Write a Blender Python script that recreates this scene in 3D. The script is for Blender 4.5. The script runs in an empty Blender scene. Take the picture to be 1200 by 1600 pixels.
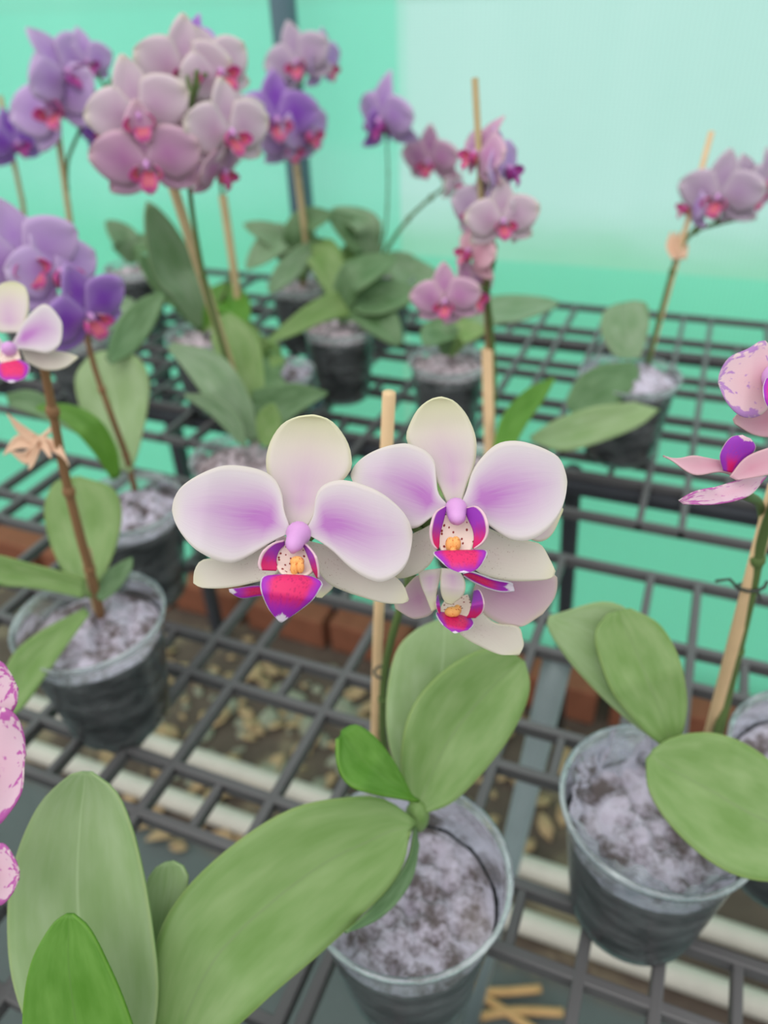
import bpy, math, random
from mathutils import Vector, Matrix
random.seed(7)
scn = bpy.context.scene
COL = scn.collection

# ------------------------------------------------------------------ camera frame
CAM = Vector((0, 0, 1.33))
RIGHT = Vector((0.9277624509, 0.3714289988, -0.0360185163)).normalized()
FWD = Vector((-0.3244931615, 0.7553092595, -0.5693962686)).normalized()
UP = RIGHT.cross(FWD).normalized()
F = 1200.0
BT = 0.88            # bench top height
RIM = 0.98           # pot rim height
UNIT = 0.04003       # grid unit
OX, OY = -0.32274, 0.21944   # grid origin
WALLY = 1.335

def ray(px, py):
    return FWD + RIGHT * ((px - 600) / F) - UP * ((py - 800) / F)
def P(px, py, z):
    return CAM + ray(px, py) * z
def Hh(px, py, h):
    d = ray(px, py)
    return CAM + d * ((h - CAM.z) / d.z)
def depth(p):
    return (p - CAM).dot(FWD)
def pix(p):
    q = p - CAM
    z = q.dot(FWD)
    return (600 + F * q.dot(RIGHT) / z, 800 - F * q.dot(UP) / z)
def upz(base, py):
    """depth of the point straight above base that is seen at row py"""
    k = -(py - 800) / F
    q = base - CAM
    a, b = q.dot(UP), q.dot(FWD)
    t = (k * b - a) / (UP.z - k * FWD.z)
    return b + t * FWD.z
def above(base, px, py, dz=0.0):
    return P(px, py, upz(base, py) + dz)

# ------------------------------------------------------------------ colour helpers
def L(r, g, b):
    def f(c):
        c /= 255.0
        return c / 12.92 if c <= 0.04045 else ((c + 0.055) / 1.055) ** 2.4
    return (f(r), f(g), f(b), 1.0)

class NT:
    def __init__(self, name):
        self.m = bpy.data.materials.new(name)
        self.m.use_nodes = True
        self.t = self.m.node_tree
        self.t.nodes.clear()
        self.out = self.t.nodes.new('ShaderNodeOutputMaterial')
    def n(self, kind, **kw):
        nd = self.t.nodes.new(kind)
        for k, v in kw.items():
            setattr(nd, k, v)
        return nd
    def put(self, sock, v):
        if isinstance(v, bpy.types.NodeSocket):
            self.t.links.new(v, sock)
        else:
            sock.default_value = v
    def math(self, op, a, b=0.0, clamp=False):
        nd = self.n('ShaderNodeMath', operation=op)
        nd.use_clamp = clamp
        self.put(nd.inputs[0], a); self.put(nd.inputs[1], b)
        return nd.outputs[0]
    def step(self, x, a, b):
        nd = self.n('ShaderNodeMapRange', interpolation_type='SMOOTHSTEP')
        self.put(nd.inputs[0], x); nd.inputs[1].default_value = a; nd.inputs[2].default_value = b
        return nd.outputs[0]
    def mix(self, f, a, b):
        nd = self.n('ShaderNodeMix', data_type='RGBA')
        self.put(nd.inputs[0], f); self.put(nd.inputs[6], a); self.put(nd.inputs[7], b)
        return nd.outputs[2]
    def ramp(self, x, stops):
        nd = self.n('ShaderNodeValToRGB')
        self.put(nd.inputs[0], x)
        els = nd.color_ramp.elements
        while len(els) < len(stops):
            els.new(0.5)
        for e, (p, c) in zip(els, stops):
            e.position = p
            e.color = c if not isinstance(c, (int, float)) else (c, c, c, 1)
        return nd.outputs[0]
    def uv(self):
        nd = self.n('ShaderNodeTexCoord')
        sp = self.n('ShaderNodeSeparateXYZ')
        self.t.links.new(nd.outputs['UV'], sp.inputs[0])
        return sp.outputs[0], sp.outputs[1]
    def obj(self):
        return self.n('ShaderNodeTexCoord').outputs['Object']
    def comb(self, x, y, z=0.0):
        nd = self.n('ShaderNodeCombineXYZ')
        self.put(nd.inputs[0], x); self.put(nd.inputs[1], y); self.put(nd.inputs[2], z)
        return nd.outputs[0]
    def noise(self, vec, scale, detail=2.0, rough=0.5):
        nd = self.n('ShaderNodeTexNoise')
        self.put(nd.inputs['Vector'], vec); nd.inputs['Scale'].default_value = scale
        nd.inputs['Detail'].default_value = detail; nd.inputs['Roughness'].default_value = rough
        return nd.outputs['Fac']
    def voro(self, vec, scale):
        nd = self.n('ShaderNodeTexVoronoi')
        self.put(nd.inputs['Vector'], vec); nd.inputs['Scale'].default_value = scale
        return nd.outputs['Distance']
    def bump(self, h, strength=0.3, dist=0.001):
        nd = self.n('ShaderNodeBump')
        nd.inputs['Strength'].default_value = strength; nd.inputs['Distance'].default_value = dist
        self.put(nd.inputs['Height'], h)
        return nd.outputs[0]
    def bsdf(self, col, rough=0.5, spec=0.3, metal=0.0, normal=None):
        nd = self.n('ShaderNodeBsdfPrincipled')
        self.put(nd.inputs['Base Color'], col); self.put(nd.inputs['Roughness'], rough)
        nd.inputs['Specular IOR Level'].default_value = spec
        nd.inputs['Metallic'].default_value = metal
        if normal is not None:
            self.put(nd.inputs['Normal'], normal)
        return nd.outputs[0]
    def shmix(self, f, a, b):
        nd = self.n('ShaderNodeMixShader')
        self.put(nd.inputs[0], f); self.put(nd.inputs[1], a); self.put(nd.inputs[2], b)
        return nd.outputs[0]
    def transl(self, col):
        nd = self.n('ShaderNodeBsdfTranslucent')
        self.put(nd.inputs[0], col)
        return nd.outputs[0]
    def transp(self, col=(1, 1, 1, 1)):
        nd = self.n('ShaderNodeBsdfTransparent')
        self.put(nd.inputs[0], col)
        return nd.outputs[0]
    def done(self, sh):
        self.t.links.new(sh, self.out.inputs[0])
        return self.m

def simple(name, col, rough=0.6, spec=0.3, metal=0.0, var=0.15, scale=30.0, bump=0.0):
    k = NT(name)
    v = k.noise(k.obj(), scale, 4.0, 0.6)
    c2 = tuple(x * (1 - var) for x in col[:3]) + (1,)
    c3 = tuple(min(1, x * (1 + var)) for x in col[:3]) + (1,)
    c = k.mix(v, c2, c3)
    return k.done(k.bsdf(c, rough, spec, metal, k.bump(v, bump, 0.002) if bump else None))

def leaf_mat(name, a, b, rib=0.72, tr=0.25):
    """a: deep tone, b: pale waxy tone"""
    k = NT(name)
    u, v = k.uv()
    vv = k.math('ABSOLUTE', k.math('SUBTRACT', k.math('MULTIPLY', v, 2.0), 1.0))
    n = k.noise(k.comb(k.math('MULTIPLY', u, 3.0), k.math('MULTIPLY', v, 4.0)), 1.4, 3.0)
    fine = k.noise(k.comb(k.math('MULTIPLY', u, 2.0), k.math('MULTIPLY', v, 40.0)), 1.0, 2.0)
    f = k.math('ADD', k.math('MULTIPLY', n, 0.9), k.math('MULTIPLY', k.math('SUBTRACT', fine, 0.5), 0.1), True)
    f = k.step(f, 0.15, 0.8)
    c = k.mix(f, a, b)
    rb = tuple(min(1, x * rib) for x in b[:3]) + (1,)
    c = k.mix(k.math('MULTIPLY', k.step(vv, 0.035, 0.0), 0.8), c, rb)
    yl = (min(1, b[0] * 1.25), min(1, b[1] * 1.18), b[2] * 0.9, 1)
    c = k.mix(k.math('MULTIPLY', k.step(vv, 0.95, 1.0), 0.5), c, yl)
    p = k.bsdf(c, 0.42, 0.4, 0.0, k.bump(fine, 0.04, 0.001))
    t = k.transl(k.mix(0.5, c, (0.25, 0.5, 0.05, 1)))
    return k.done(k.shmix(tr, p, t))

def petal_mat(name, base, mid, edge, amt=1.0, peak=0.3, end=0.85, vein=0.5, edge_amt=0.55, fallv=0.9, es=0.8, blotch=None, speck=None, tr=0.3):
    k = NT(name)
    u, v = k.uv()
    vv = k.math('ABSOLUTE', k.math('SUBTRACT', k.math('MULTIPLY', v, 2.0), 1.0))
    m = k.ramp(u, [(0.0, 0.0), (0.1, 0.4), (peak, 1.0), (0.5 * (peak + end), 0.55), (end, 0.0)])
    m = k.math('MULTIPLY', m, k.math('SUBTRACT', 1.0, k.math('MULTIPLY', k.math('POWER', vv, 1.15), fallv), True))
    fan = k.noise(k.comb(k.math('MULTIPLY', u, 2.5), k.math('MULTIPLY', v, 26.0)), 1.0, 3.0, 0.6)
    m = k.math('MULTIPLY', m, k.math('ADD', 1.0 - vein * 0.5, k.math('MULTIPLY', fan, vein)))
    m = k.math('MULTIPLY', m, amt, True)
    c = k.mix(m, base, mid)
    e = k.math('MAXIMUM', k.step(u, es, 1.0), k.math('MULTIPLY', k.step(vv, 0.84, 1.0), 0.75))
    c = k.mix(k.math('MULTIPLY', e, edge_amt), c, edge)
    if blotch is not None:
        bn = k.noise(k.comb(k.math('MULTIPLY', u, 5.0), k.math('MULTIPLY', v, 6.0)), 1.3, 2.5, 0.55)
        ee = k.math('MAXIMUM', k.step(u, 0.55, 1.0), k.step(vv, 0.55, 1.0))
        bm = k.step(k.math('ADD', bn, k.math('MULTIPLY', ee, 0.2)), 0.62, 0.7)
        c = k.mix(k.math('MULTIPLY', bm, 0.85), c, blotch)
    if speck is not None:
        sp = k.voro(k.comb(k.math('MULTIPLY', u, 34.0), k.math('MULTIPLY', v, 16.0)), 1.0)
        sm = k.math('MULTIPLY', k.step(sp, 0.3, 0.12), k.math('MULTIPLY', k.step(u, 0.75, 0.3), k.step(k.noise(k.comb(u, v), 5.0), 0.4, 0.6)))
        c = k.mix(k.math('MULTIPLY', sm, 0.45), c, speck)
    p = k.bsdf(c, 0.55, 0.2, 0.0, k.bump(fan, 0.1, 0.0008))
    return k.done(k.shmix(tr, p, k.transl(c)))

def lip_mat(name, core, rim, edge=(0.85, 0.75, 0.85, 1), dots=(0.25, 0.0, 0.08, 1), rimstart=0.45):
    """u: base to tip, v across"""
    k = NT(name)
    u, v = k.uv()
    vv = k.math('ABSOLUTE', k.math('SUBTRACT', k.math('MULTIPLY', v, 2.0), 1.0))
    d = k.math('MAXIMUM', u, k.math('MULTIPLY', vv, 0.9))
    wob = k.noise(k.comb(k.math('MULTIPLY', u, 6.0), k.math('MULTIPLY', v, 12.0)), 1.2, 2.0)
    d2 = k.math('ADD', d, k.math('MULTIPLY', k.math('SUBTRACT', wob, 0.5), 0.18))
    c = k.mix(k.step(d2, rimstart, rimstart + 0.35), core, rim)
    sp = k.voro(k.comb(k.math('MULTIPLY', u, 17.0), k.math('MULTIPLY', v, 19.0)), 1.0)
    c = k.mix(k.math('MULTIPLY', k.math('MULTIPLY', k.step(sp, 0.5, 0.2), k.step(d, 0.75, 0.4)), 0.35), c, dots)
    dark = k.step(k.math('ADD', k.math('MAXIMUM', u, k.math('MULTIPLY', vv, 0.99)), k.math('MULTIPLY', k.math('SUBTRACT', wob, 0.5), 0.06)), 0.93, 0.97)
    c = k.mix(dark, c, edge)
    tip = k.step(k.math('SUBTRACT', k.math('ADD', u, k.math('MULTIPLY', k.math('SUBTRACT', wob, 0.5), 0.14)), k.math('MULTIPLY', vv, 0.1)), 0.8, 0.84)
    c = k.mix(tip, c, edge)
    return k.done(k.shmix(0.2, k.bsdf(c, 0.4, 0.3), k.transl(c)))

def lobe_mat(name, top, low, edge):
    k = NT(name)
    u, v = k.uv()
    n = k.noise(k.comb(k.math('MULTIPLY', u, 5.0), k.math('MULTIPLY', v, 5.0)), 1.5, 2.0)
    t = k.math('ADD', u, k.math('MULTIPLY', k.math('SUBTRACT', n, 0.5), 0.3))
    c = k.mix(k.step(t, 0.35, 0.9), top, low)
    c = k.mix(k.step(v, 0.16, 0.06), c, edge)
    return k.done(k.shmix(0.2, k.bsdf(c, 0.4, 0.3), k.transl(c)))

def throat_mat(name, base, dot):
    k = NT(name)
    u, v = k.uv()
    sp = k.voro(k.comb(k.math('MULTIPLY', u, 8.0), k.math('MULTIPLY', v, 8.0)), 1.0)
    c = k.mix(k.step(sp, 0.3, 0.2), base, dot)
    return k.done(k.bsdf(c, 0.45, 0.3))

# ------------------------------------------------------------------ mesh helpers
ORG = {}
def mk(name, verts, faces, mat, parent=None, uvs=None, smooth=True, thick=0.0, sub=0, bevel=0.0):
    """mesh from world coordinates, origin at the parent thing's origin (or the verts' base when alone)"""
    if parent is not None:
        org = ORG[parent.name]
    else:
        n = len(verts)
        org = Vector((sum(v[0] for v in verts) / n, sum(v[1] for v in verts) / n, min(v[2] for v in verts)))
    me = bpy.data.meshes.new(name)
    me.from_pydata([tuple(Vector(v) - org) for v in verts], [], faces)
    if uvs is not None:
        lay = me.uv_layers.new(name='UVMap')
        for lp in me.loops:
            lay.data[lp.index].uv = uvs[lp.vertex_index]
    me.update()
    if smooth:
        for p in me.polygons:
            p.use_smooth = True
    me.materials.append(mat)
    o = bpy.data.objects.new(name, me)
    COL.objects.link(o)
    ORG[o.name] = org
    if parent is not None:
        o.parent = parent
    else:
        o.location = org
    if bevel:
        b = o.modifiers.new('bevel', 'BEVEL'); b.width = bevel; b.segments = 2; b.limit_method = 'ANGLE'
    if sub:
        s = o.modifiers.new('sub', 'SUBSURF'); s.levels = sub; s.render_levels = sub
    if thick:
        s = o.modifiers.new('solid', 'SOLIDIFY'); s.thickness = thick; s.offset = 0.0
    return o

def thing(name, label, cat, loc, group=None):
    o = bpy.data.objects.new(name, None)
    COL.objects.link(o)
    o.location = loc
    o.empty_display_size = 0.03
    o['label'] = label; o['category'] = cat
    if group: o['group'] = group
    ORG[o.name] = Vector(loc)
    return o
def tag(o, label, cat, group=None, kind=None):
    o['label'] = label; o['category'] = cat
    if group: o['group'] = group
    if kind: o['kind'] = kind
    return o

class MB:
    def __init__(self):
        self.v = []; self.f = []; self.uv = []
    def add(self, v, f, uv=None):
        b = len(self.v)
        self.v += list(v)
        self.f += [tuple(i + b for i in q) for q in f]
        self.uv += list(uv) if uv else [(0, 0)] * len(v)
        return self
    def box(self, c, s, rz=0.0):
        c = Vector(c)
        m = Matrix.Rotation(rz, 3, 'Z')
        vs = [c + m @ Vector((x * s[0] / 2, y * s[1] / 2, z * s[2] / 2)) for x in (-1, 1) for y in (-1, 1) for z in (-1, 1)]
        return self.add(vs, [(0, 1, 3, 2), (4, 6, 7, 5), (0, 4, 5, 1), (2, 3, 7, 6), (0, 2, 6, 4), (1, 5, 7, 3)])
    def tube(self, pts, rad, n=8, cap=True):
        pts = [Vector(p) for p in pts]
        if not isinstance(rad, (list, tuple)):
            rad = [rad] * len(pts)
        vs, fs, uv = [], [], []
        ref = None
        for i, p in enumerate(pts):
            d = (pts[min(i + 1, len(pts) - 1)] - pts[max(i - 1, 0)]).normalized()
            if ref is None:
                ref = d.orthogonal().normalized()
            a = (ref - d * ref.dot(d)).normalized(); ref = a
            b = d.cross(a)
            for k in range(n):
                t = 2 * math.pi * k / n
                vs.append(p + (a * math.cos(t) + b * math.sin(t)) * rad[i])
                uv.append((i / max(1, len(pts) - 1), k / n))
        for i in range(len(pts) - 1):
            for k in range(n):
                k2 = (k + 1) % n
                fs.append((i * n + k, i * n + k2, (i + 1) * n + k2, (i + 1) * n + k))
        if cap:
            fs.append(tuple(range(n - 1, -1, -1)))
            fs.append(tuple((len(pts) - 1) * n + k for k in range(n)))
        return self.add(vs, fs, uv)
    def ball(self, c, r, ax=(1, 1, 1), n=10, basis=None):
        c = Vector(c)
        vs, fs, uv = [], [], []
        for i in range(n + 1):
            th = math.pi * i / n
            for k in range(2 * n):
                ph = math.pi * k / n
                q = Vector((math.sin(th) * math.cos(ph) * ax[0], math.sin(th) * math.sin(ph) * ax[1], math.cos(th) * ax[2])) * r
                if basis is not None:
                    q = basis @ q
                vs.append(c + q); uv.append((i / n, k / (2 * n)))
        for i in range(n):
            for k in range(2 * n):
                k2 = (k + 1) % (2 * n)
                fs.append((i * 2 * n + k, (i + 1) * 2 * n + k, (i + 1) * 2 * n + k2, i * 2 * n + k2))
        return self.add(vs, fs, uv)
    def build(self, name, mat, parent=None, **kw):
        return mk(name, self.v, self.f, mat, parent, uvs=self.uv, **kw)

def catmull(pts, n):
    """n+1 points evenly spaced along a smooth curve through pts"""
    pts = [Vector(p) for p in pts]
    if len(pts) == 1:
        return [pts[0].copy() for _ in range(n + 1)]
    ext = [pts[0] * 2 - pts[1]] + pts + [pts[-1] * 2 - pts[-2]]
    dense = []
    for i in range(len(pts) - 1):
        p0, p1, p2, p3 = ext[i:i + 4]
        for s in range(16):
            t = s / 16
            dense.append(0.5 * ((2 * p1) + (p2 - p0) * t + (2 * p0 - 5 * p1 + 4 * p2 - p3) * t * t + (3 * p1 - p0 - 3 * p2 + p3) * t ** 3))
    dense.append(pts[-1])
    acc = [0.0]
    for a, b in zip(dense, dense[1:]):
        acc.append(acc[-1] + (b - a).length)
    out, j = [], 0
    for i in range(n + 1):
        s = acc[-1] * i / n
        while j < len(dense) - 2 and acc[j + 1] < s:
            j += 1
        seg = acc[j + 1] - acc[j]
        out.append(dense[j].lerp(dense[j + 1], (s - acc[j]) / seg if seg > 1e-12 else 0))
    return out
def lerp_list(zs, t):
    if not isinstance(zs, (list, tuple)):
        return zs
    x = t * (len(zs) - 1)
    i = min(int(x), len(zs) - 2)
    return zs[i] + (zs[i + 1] - zs[i]) * (x - i)

def ribbon(A, B, zA, zB=None, nu=22, nv=12, cup=0.0, fold=0.0, wave=0.0, lip=0.0):
    """surface between two edge curves (base to tip), each vertex at its own distance; cup/fold bow it along its normal"""
    if zB is None: zB = zA
    a2 = catmull([(x, y, 0) for x, y in A], nu)
    b2 = catmull([(x, y, 0) for x, y in B], nu)
    vs, uv, fs = [], [], []
    for i in range(nu + 1):
        t = i / nu
        pa = P(a2[i].x, a2[i].y, lerp_list(zA, t)); pb = P(b2[i].x, b2[i].y, lerp_list(zB, t))
        w = (pb - pa).length
        for j in range(nv + 1):
            s = j / nv
            p = pa.lerp(pb, s)
            e = 4 * s * (1 - s)
            off = cup * w * e + fold * w * (1 - abs(2 * s - 1)) + wave * math.sin(t * 9 + s * 3) * (1 - e) + lip * t * t
            vs.append(p + (p - CAM).normalized() * off)
            uv.append((t, s))
    for i in range(nu):
        for j in range(nv):
            k = i * (nv + 1) + j
            fs.append((k, k + 1, k + nv + 2, k + nv + 1))
    return vs, fs, uv

def leaf(parent, mat, A, B, zA, zB=None, cup=0.0, fold=0.08, thick=0.0016, **kw):
    v, f, u = ribbon(A, B, zA, zB, cup=cup, fold=fold, **kw)
    return mk('leaf', v, f, mat, parent, u, thick=thick)

def leaf3(parent, mat, pts, width, nrm=(0, 0, 1), fold=0.12, nu=20, nv=8, thick=0.0016):
    """leaf along a 3-D midrib"""
    sp = catmull(pts, nu)
    nrm = Vector(nrm)
    vs, fs, uv = [], [], []
    for i in range(nu + 1):
        t = i / nu
        d = (sp[min(i + 1, nu)] - sp[max(i - 1, 0)]).normalized()
        side = d.cross(nrm).normalized()
        up = side.cross(d).normalized()
        w = width * max(0.04, (math.sin(math.pi * min(1, 0.12 + 0.88 * t) ** 0.95)) ** 0.62) * (0.45 + 0.55 * min(1, t * 2.2))
        for j in range(nv + 1):
            s = 2 * j / nv - 1
            vs.append(sp[i] + side * (s * w / 2) + up * (fold * w * abs(s) ** 1.3))
            uv.append((t, j / nv))
    for i in range(nu):
        for j in range(nv):
            k = i * (nv + 1) + j
            fs.append((k, k + 1, k + nv + 2, k + nv + 1))
    return mk('leaf', vs, fs, mat, parent, uv, thick=thick)

# ------------------------------------------------------------------ materials
M = {}
M['leaf'] = leaf_mat('orchid_leaf', L(112, 148, 74), L(148, 174, 114))
M['leaf_pale'] = leaf_mat('pale_leaf', L(138, 168, 108), L(168, 190, 144), rib=1.12)
M['leaf_young'] = leaf_mat('young_leaf', L(86, 140, 36), L(118, 166, 72), tr=0.35)
M['leaf_dark'] = leaf_mat('dark_leaf', L(84, 120, 72), L(126, 156, 114))
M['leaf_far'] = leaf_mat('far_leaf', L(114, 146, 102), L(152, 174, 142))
M['stalk'] = simple('green_stalk', L(92, 112, 62), 0.5)
M['stalk_brown'] = simple('brown_stalk', L(140, 104, 72), 0.6)
M['stake'] = simple('bamboo', L(222, 188, 146), 0.6, 0.25, var=0.12, scale=60)
M['stake_dark'] = simple('weathered_bamboo', L(178, 158, 118), 0.6, 0.25, var=0.15, scale=60)
M['clip'] = simple('dark_clip', L(60, 64, 58), 0.4)
CREAM = L(236, 230, 214)
M['petal_front'] = petal_mat('blush_petal', L(231, 220, 225), L(200, 134, 204), L(236, 231, 206), amt=1.2, peak=0.24, end=0.88, fallv=1.25, vein=0.7)
M['sepal_front'] = petal_mat('cream_sepal', L(236, 227, 218), L(220, 184, 212), L(234, 230, 190), amt=1.0, peak=0.2, end=0.85, vein=0.25, es=0.4, edge_amt=0.8)
M['sepal_low'] = petal_mat('freckled_sepal', L(230, 222, 210), L(222, 204, 200), L(232, 227, 192), amt=0.7, speck=L(150, 100, 80), vein=0.2)
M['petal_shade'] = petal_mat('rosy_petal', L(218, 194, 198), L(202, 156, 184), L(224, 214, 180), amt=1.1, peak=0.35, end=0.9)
M['petal_spot'] = petal_mat('blotched_petal', L(236, 206, 220), L(236, 186, 206), L(240, 234, 214), amt=0.8, blotch=L(196, 70, 176), vein=0.3)
M['petal_spot2'] = petal_mat('violet_edged_petal', L(236, 206, 214), L(236, 186, 196), L(242, 234, 212), amt=0.9, blotch=L(186, 130, 206), vein=0.3)
M['petal_rose'] = petal_mat('rose_sepal', L(232, 190, 202), L(224, 160, 182), L(236, 206, 200), amt=0.9)
M['petal_purple'] = petal_mat('purple_petal', L(190, 150, 218), L(150, 84, 200), L(212, 184, 228), amt=1.2, peak=0.45, end=1.0)
M['petal_lilac'] = petal_mat('lilac_petal', L(214, 186, 226), L(194, 150, 218), L(224, 204, 230), amt=1.0, peak=0.4, end=0.95)
M['petal_pink'] = petal_mat('pink_petal', L(224, 188, 208), L(206, 142, 194), L(228, 198, 200), amt=1.0, peak=0.4, end=1.0)
M['petal_blush'] = petal_mat('pale_blush_petal', L(230, 212, 220), L(212, 174, 204), L(236, 226, 204), amt=1.0, peak=0.35, end=0.9)
M['petal_dusty'] = petal_mat('dusty_petal', L(214, 196, 212), L(196, 164, 200), L(224, 210, 214), amt=1.0, peak=0.4, end=0.95)
M['wither'] = simple('withered_flower', L(226, 188, 160), 0.7)
M['lip_front'] = lip_mat('magenta_lip', L(232, 44, 112), L(170, 44, 186))
M['lip_side'] = lip_mat('violet_side_lobe', L(226, 36, 120), L(160, 56, 188), edge=L(240, 200, 214), dots=L(226, 36, 120), rimstart=0.15)
M['lip_bg'] = lip_mat('crimson_lip', L(222, 110, 130), L(206, 80, 160), edge=L(230, 190, 206))
M['lip_purple'] = lip_mat('plum_lip', L(186, 70, 150), L(170, 80, 170), edge=L(206, 160, 206))
M['lobe'] = lobe_mat('violet_to_red_lobe', L(158, 62, 186), L(222, 40, 110), L(240, 206, 214))
M['throat'] = throat_mat('spotted_throat', L(234, 214, 200), L(140, 44, 40))
M['callus'] = throat_mat('orange_callus', L(234, 168, 96), L(196, 90, 40))
M['column'] = simple('pink_column', L(208, 152, 208), 0.45, var=0.1, scale=200)

# clear plastic pot wall: mostly see-through with hazy streaks and a sheen
def pot_mat(name, haze=0.22, tint=(0.86, 0.9, 0.9, 1), hcol=(0.72, 0.74, 0.76, 1)):
    k = NT(name)
    sp = k.n('ShaderNodeMapping'); k.t.links.new(k.obj(), sp.inputs[0]); sp.inputs['Scale'].default_value = (26, 26, 60)
    n = k.noise(sp.outputs[0], 1.0, 4.0, 0.65)
    crease = k.noise(sp.outputs[0], 2.6, 2.0)
    sz = k.n('ShaderNodeSeparateXYZ'); k.t.links.new(k.obj(), sz.inputs[0])
    h = k.math('MULTIPLY', k.step(n, 0.3, 0.75), k.math('ADD', haze * 1.6, k.math('MULTIPLY', k.step(sz.outputs[2], 0.06, 0.1), 0.25)), True)
    film = k.shmix(0.45, k.bsdf(hcol, 0.35, 0.5), k.transl(hcol))
    base = k.shmix(h, k.transp(tint), film)
    gl = k.n('ShaderNodeBsdfGlossy'); gl.inputs['Roughness'].default_value = 0.16; gl.inputs['Color'].default_value = (0.9, 0.95, 0.96, 1)
    k.t.links.new(k.bump(crease, 0.4, 0.003), gl.inputs['Normal'])
    fr = k.n('ShaderNodeFresnel'); fr.inputs[0].default_value = 1.45
    return k.done(k.shmix(k.math('ADD', fr.outputs[0], 0.02, True), base, gl.outputs[0]))
M['pot'] = pot_mat('clear_pot_plastic')
M['pot_rim'] = pot_mat('milky_rim_plastic', 0.4, hcol=(0.8, 0.84, 0.85, 1))
M['film'] = pot_mat('crumpled_film', 0.3, (0.93, 0.94, 0.96, 1), (0.82, 0.82, 0.88, 1))
M['medium'] = simple('dark_bark_medium', L(68, 66, 69), 0.75, 0.3, var=0.35, scale=45, bump=0.5)
def moss_mat(name, a, b, c):
    k = NT(name)
    o = k.obj()
    n = k.noise(o, 55.0, 5.0, 0.7)
    n2 = k.noise(o, 18.0, 2.0)
    col = k.mix(k.step(n, 0.36, 0.6), a, b)
    col = k.mix(k.math('MULTIPLY', k.step(n2, 0.5, 0.7), 0.5), col, c)
    return k.done(k.bsdf(col, 0.8, 0.2, 0.0, k.bump(n, 0.8, 0.004)))
M['moss'] = moss_mat('dried_moss', L(100, 90, 90), L(198, 190, 206), L(150, 138, 130))
M['moss_far'] = moss_mat('pinkish_moss', L(120, 104, 106), L(206, 190, 198), L(150, 128, 122))

M['grid'] = simple('grey_plastic_lattice', L(90, 88, 89), 0.45, 0.5, var=0.12, scale=20)
M['rail'] = simple('dark_steel', L(52, 54, 60), 0.5, 0.4, var=0.15)
M['galv'] = simple('galvanised_steel', L(150, 164, 166), 0.4, 0.5, 0.1, var=0.2, scale=12)
M['postm'] = simple('grey_post', L(86, 112, 122), 0.5, 0.4, var=0.1, scale=6)
M['pvc'] = simple('white_pvc', L(188, 183, 172), 0.5, 0.4, var=0.28, scale=11)
M['brick'] = simple('terracotta', L(128, 80, 60), 0.85, 0.2, var=0.35, scale=22, bump=0.5)
M['twig'] = simple('dry_stem', L(190, 152, 104), 0.8, var=0.25)
M['litter'] = simple('dry_leaves', L(166, 142, 108), 0.85, var=0.5, scale=14)
M['stone'] = simple('pale_stone', L(142, 144, 126), 0.9, var=0.3, scale=25)

def floor_mat():
    k = NT('ground_floor')
    o = k.obj()
    sp = k.n('ShaderNodeSeparateXYZ'); k.t.links.new(o, sp.inputs[0])
    n = k.noise(o, 16.0, 6.0, 0.65); n2 = k.noise(o, 5.0, 4.0, 0.6)
    soil = k.mix(n, L(60, 52, 47), L(106, 93, 82))
    soil = k.mix(k.math('MULTIPLY', k.step(n2, 0.52, 0.66), 0.6), soil, L(150, 138, 112))
    mat = k.mix(n2, L(78, 84, 84), L(100, 108, 107))
    edge = k.math('ADD', sp.outputs[1], k.math('MULTIPLY', k.math('SUBTRACT', n2, 0.5), 0.12))
    c = k.mix(k.step(edge, 0.50, 0.56), mat, soil)
    return k.done(k.bsdf(c, 0.85, 0.2, 0.0, k.bump(n, 0.7, 0.01)))
M['floor'] = floor_mat()
def yard_mat():
    k = NT('yard_ground')
    o = k.obj()
    sp = k.n('ShaderNodeSeparateXYZ'); k.t.links.new(o, sp.inputs[0])
    n = k.noise(o, 1.3, 4.0, 0.6)
    e = k.math('ADD', sp.outputs[1], k.math('MULTIPLY', n, 1.2))
    c = k.mix(k.step(e, -26.8, -24.9), L(112, 160, 112), L(192, 200, 204))
    lf = k.math('ADD', sp.outputs[0], k.math('MULTIPLY', k.math('ADD', sp.outputs[1], 31.365), 0.375))
    far = k.math('MULTIPLY', k.step(e, -24.2, -22.6), k.step(lf, 0.05, -0.05))
    c = k.mix(far, c, L(164, 198, 190))
    return k.done(k.bsdf(c, 0.9, 0.1))
M['yard'] = yard_mat()
def net_mat(name, col, hole):
    k = NT(name)
    o = k.obj()
    sp = k.n('ShaderNodeSeparateXYZ'); k.t.links.new(o, sp.inputs[0])
    wz = k.math('SINE', k.math('MULTIPLY', sp.outputs[2], 1400.0))
    wx = k.math('SINE', k.math('MULTIPLY', sp.outputs[0], 900.0))
    mp = k.n('ShaderNodeMapping'); k.t.links.new(o, mp.inputs[0]); mp.inputs['Scale'].default_value = (3.0, 1.0, 0.7)
    n = k.noise(mp.outputs[0], 2.0, 4.0, 0.6)
    f = k.math('ADD', hole, k.math('MULTIPLY', k.math('ADD', wz, wx), 0.03))
    f = k.math('ADD', f, k.math('MULTIPLY', k.math('SUBTRACT', n, 0.5), 0.18), True)
    c = k.mix(n, tuple(x * 0.93 for x in col[:3]) + (1,), tuple(min(1, x * 1.07) for x in col[:3]) + (1,))
    d = k.n('ShaderNodeBsdfDiffuse'); k.put(d.inputs[0], c)
    body = k.shmix(0.6, d.outputs[0], k.transl(c))
    return k.done(k.shmix(f, body, k.transp((0.93, 1.0, 0.98, 1))))
M['net'] = net_mat('shade_net', L(176, 244, 228), 0.42)
M['net2'] = net_mat('doubled_shade_net', L(146, 246, 220), 0.42)

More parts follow.
